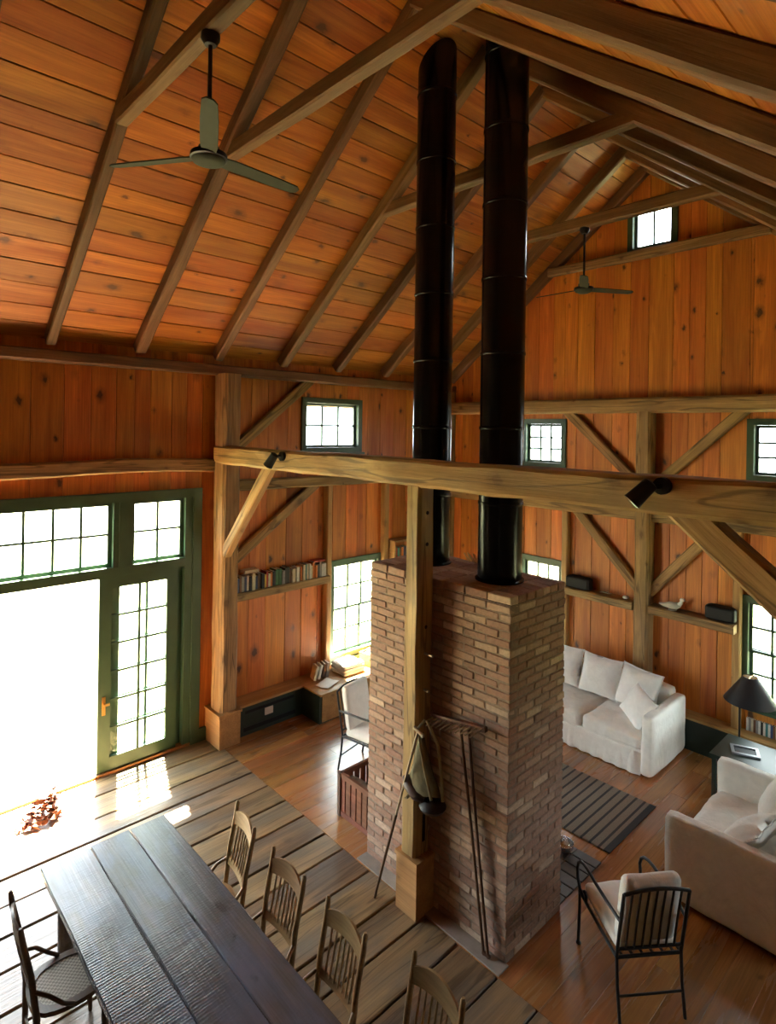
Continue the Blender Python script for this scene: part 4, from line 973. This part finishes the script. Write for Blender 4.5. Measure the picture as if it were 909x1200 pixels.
MB().lathe([(.11, 0), (.11, .015), (.03, .03), (.012, .05)], 24).build('base', IRON, lp, smooth=40)
MB().tube([(0, 0, .03), (0, 0, .98), (.03, -.02, 1.03), (.10, -.06, 1.05)], .011, 10).build('pole', IRON, lp, smooth=60)
sx, sy, sz = .12, -.07, .93
shd = MB().lathe([(.072, .27), (.255, 0.0), (.252, 0.0), (.069, .27)], 36, (sx, sy, sz), False); shd = shd.build('shade', SHADE, lp, smooth=60)
MB().lathe([(.068, .268), (.250, 0.001)], 36, (sx, sy, sz), False).build('shade_lining', LINER, lp, smooth=60, ).parent = shd
MB().lathe([(.0, .255), (.076, .255), (.076, .258), (.0, .258)], 24, (sx, sy, sz)).build('shade_diffuser', LINER, shd)
MB().tube([(sx - .07, sy, sz + .262), (sx + .07, sy, sz + .262)], .004, 6).build('spider', BRASS, shd); MB().tube([(sx, sy - .07, sz + .262), (sx, sy + .07, sz + .262)], .004, 6).build('spider', BRASS, shd)
MB().lathe([(.012, .0), (.02, .02), (.03, .06), (.026, .10), (.0, .13)], 14, (sx, sy, sz + .10)).build('bulb', PAPER, lp, smooth=180)

# ------------------------------------------------------------ rust brown pieces standing in for a plant's shadow in the doorway
dl = empty('shadow_clump', (-6.44, 1.50, .0), label='rust brown leafy clump standing in for a plant shadow in the open doorway', cat='shadow stand-in')
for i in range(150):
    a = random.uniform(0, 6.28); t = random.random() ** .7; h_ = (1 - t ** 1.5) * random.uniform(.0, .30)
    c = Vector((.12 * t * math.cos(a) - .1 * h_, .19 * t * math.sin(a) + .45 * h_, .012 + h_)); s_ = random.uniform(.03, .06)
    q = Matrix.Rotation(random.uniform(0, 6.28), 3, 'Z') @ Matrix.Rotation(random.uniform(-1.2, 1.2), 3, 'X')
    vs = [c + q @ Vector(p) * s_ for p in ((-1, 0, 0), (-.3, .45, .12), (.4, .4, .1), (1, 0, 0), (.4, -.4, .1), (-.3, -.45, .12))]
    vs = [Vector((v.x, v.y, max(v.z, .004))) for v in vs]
    MB().add(vs + [v + Vector((0, 0, .003)) for v in vs], [(5, 4, 3, 2, 1, 0), (6, 7, 8, 9, 10, 11)] + [(k, (k + 1) % 6, 6 + (k + 1) % 6, 6 + k) for k in range(6)]).build('shadow_leaf', SHADOW_RUST, dl)

# shrubs outside the gable windows
def shrub(x, y, s, lb):
    r = empty('shrub', (x, y, -.22), label=lb, cat='shrub', group='shrubs outside the gable windows'); m = MB()
    for i in range(420):
        d = Vector((random.gauss(0, 1), random.gauss(0, 1), random.gauss(0, 1))).normalized() * random.uniform(.5, 1.0) ** .5
        c = Vector((d.x * s, d.y * s, s * 1.15 + d.z * s)); q = Matrix.Rotation(random.uniform(0, 6.28), 3, 'Z') @ Matrix.Rotation(random.uniform(0, 3), 3, 'X'); l = .11 * s + .03
        m.add([c + q @ Vector(p) * l for p in ((-1, 0, 0), (0, .6, 0), (1, 0, 0), (0, -.6, 0))], [(0, 1, 2, 3)])
    m.build('foliage', LEAF, r)
    for i in range(4): MB().tube([(0, 0, 0), (random.uniform(-.3, .3) * s, random.uniform(-.3, .3) * s, s * 1.2)], [.05 * s, .015], 6).build('stem', DWOOD, r)
shrub(-1.2, 11.5, 1.0, 'round green shrub outside the lower gable window'); shrub(-5.4, 12.5, 1.1, 'green shrub outside the gable window behind the chimney')
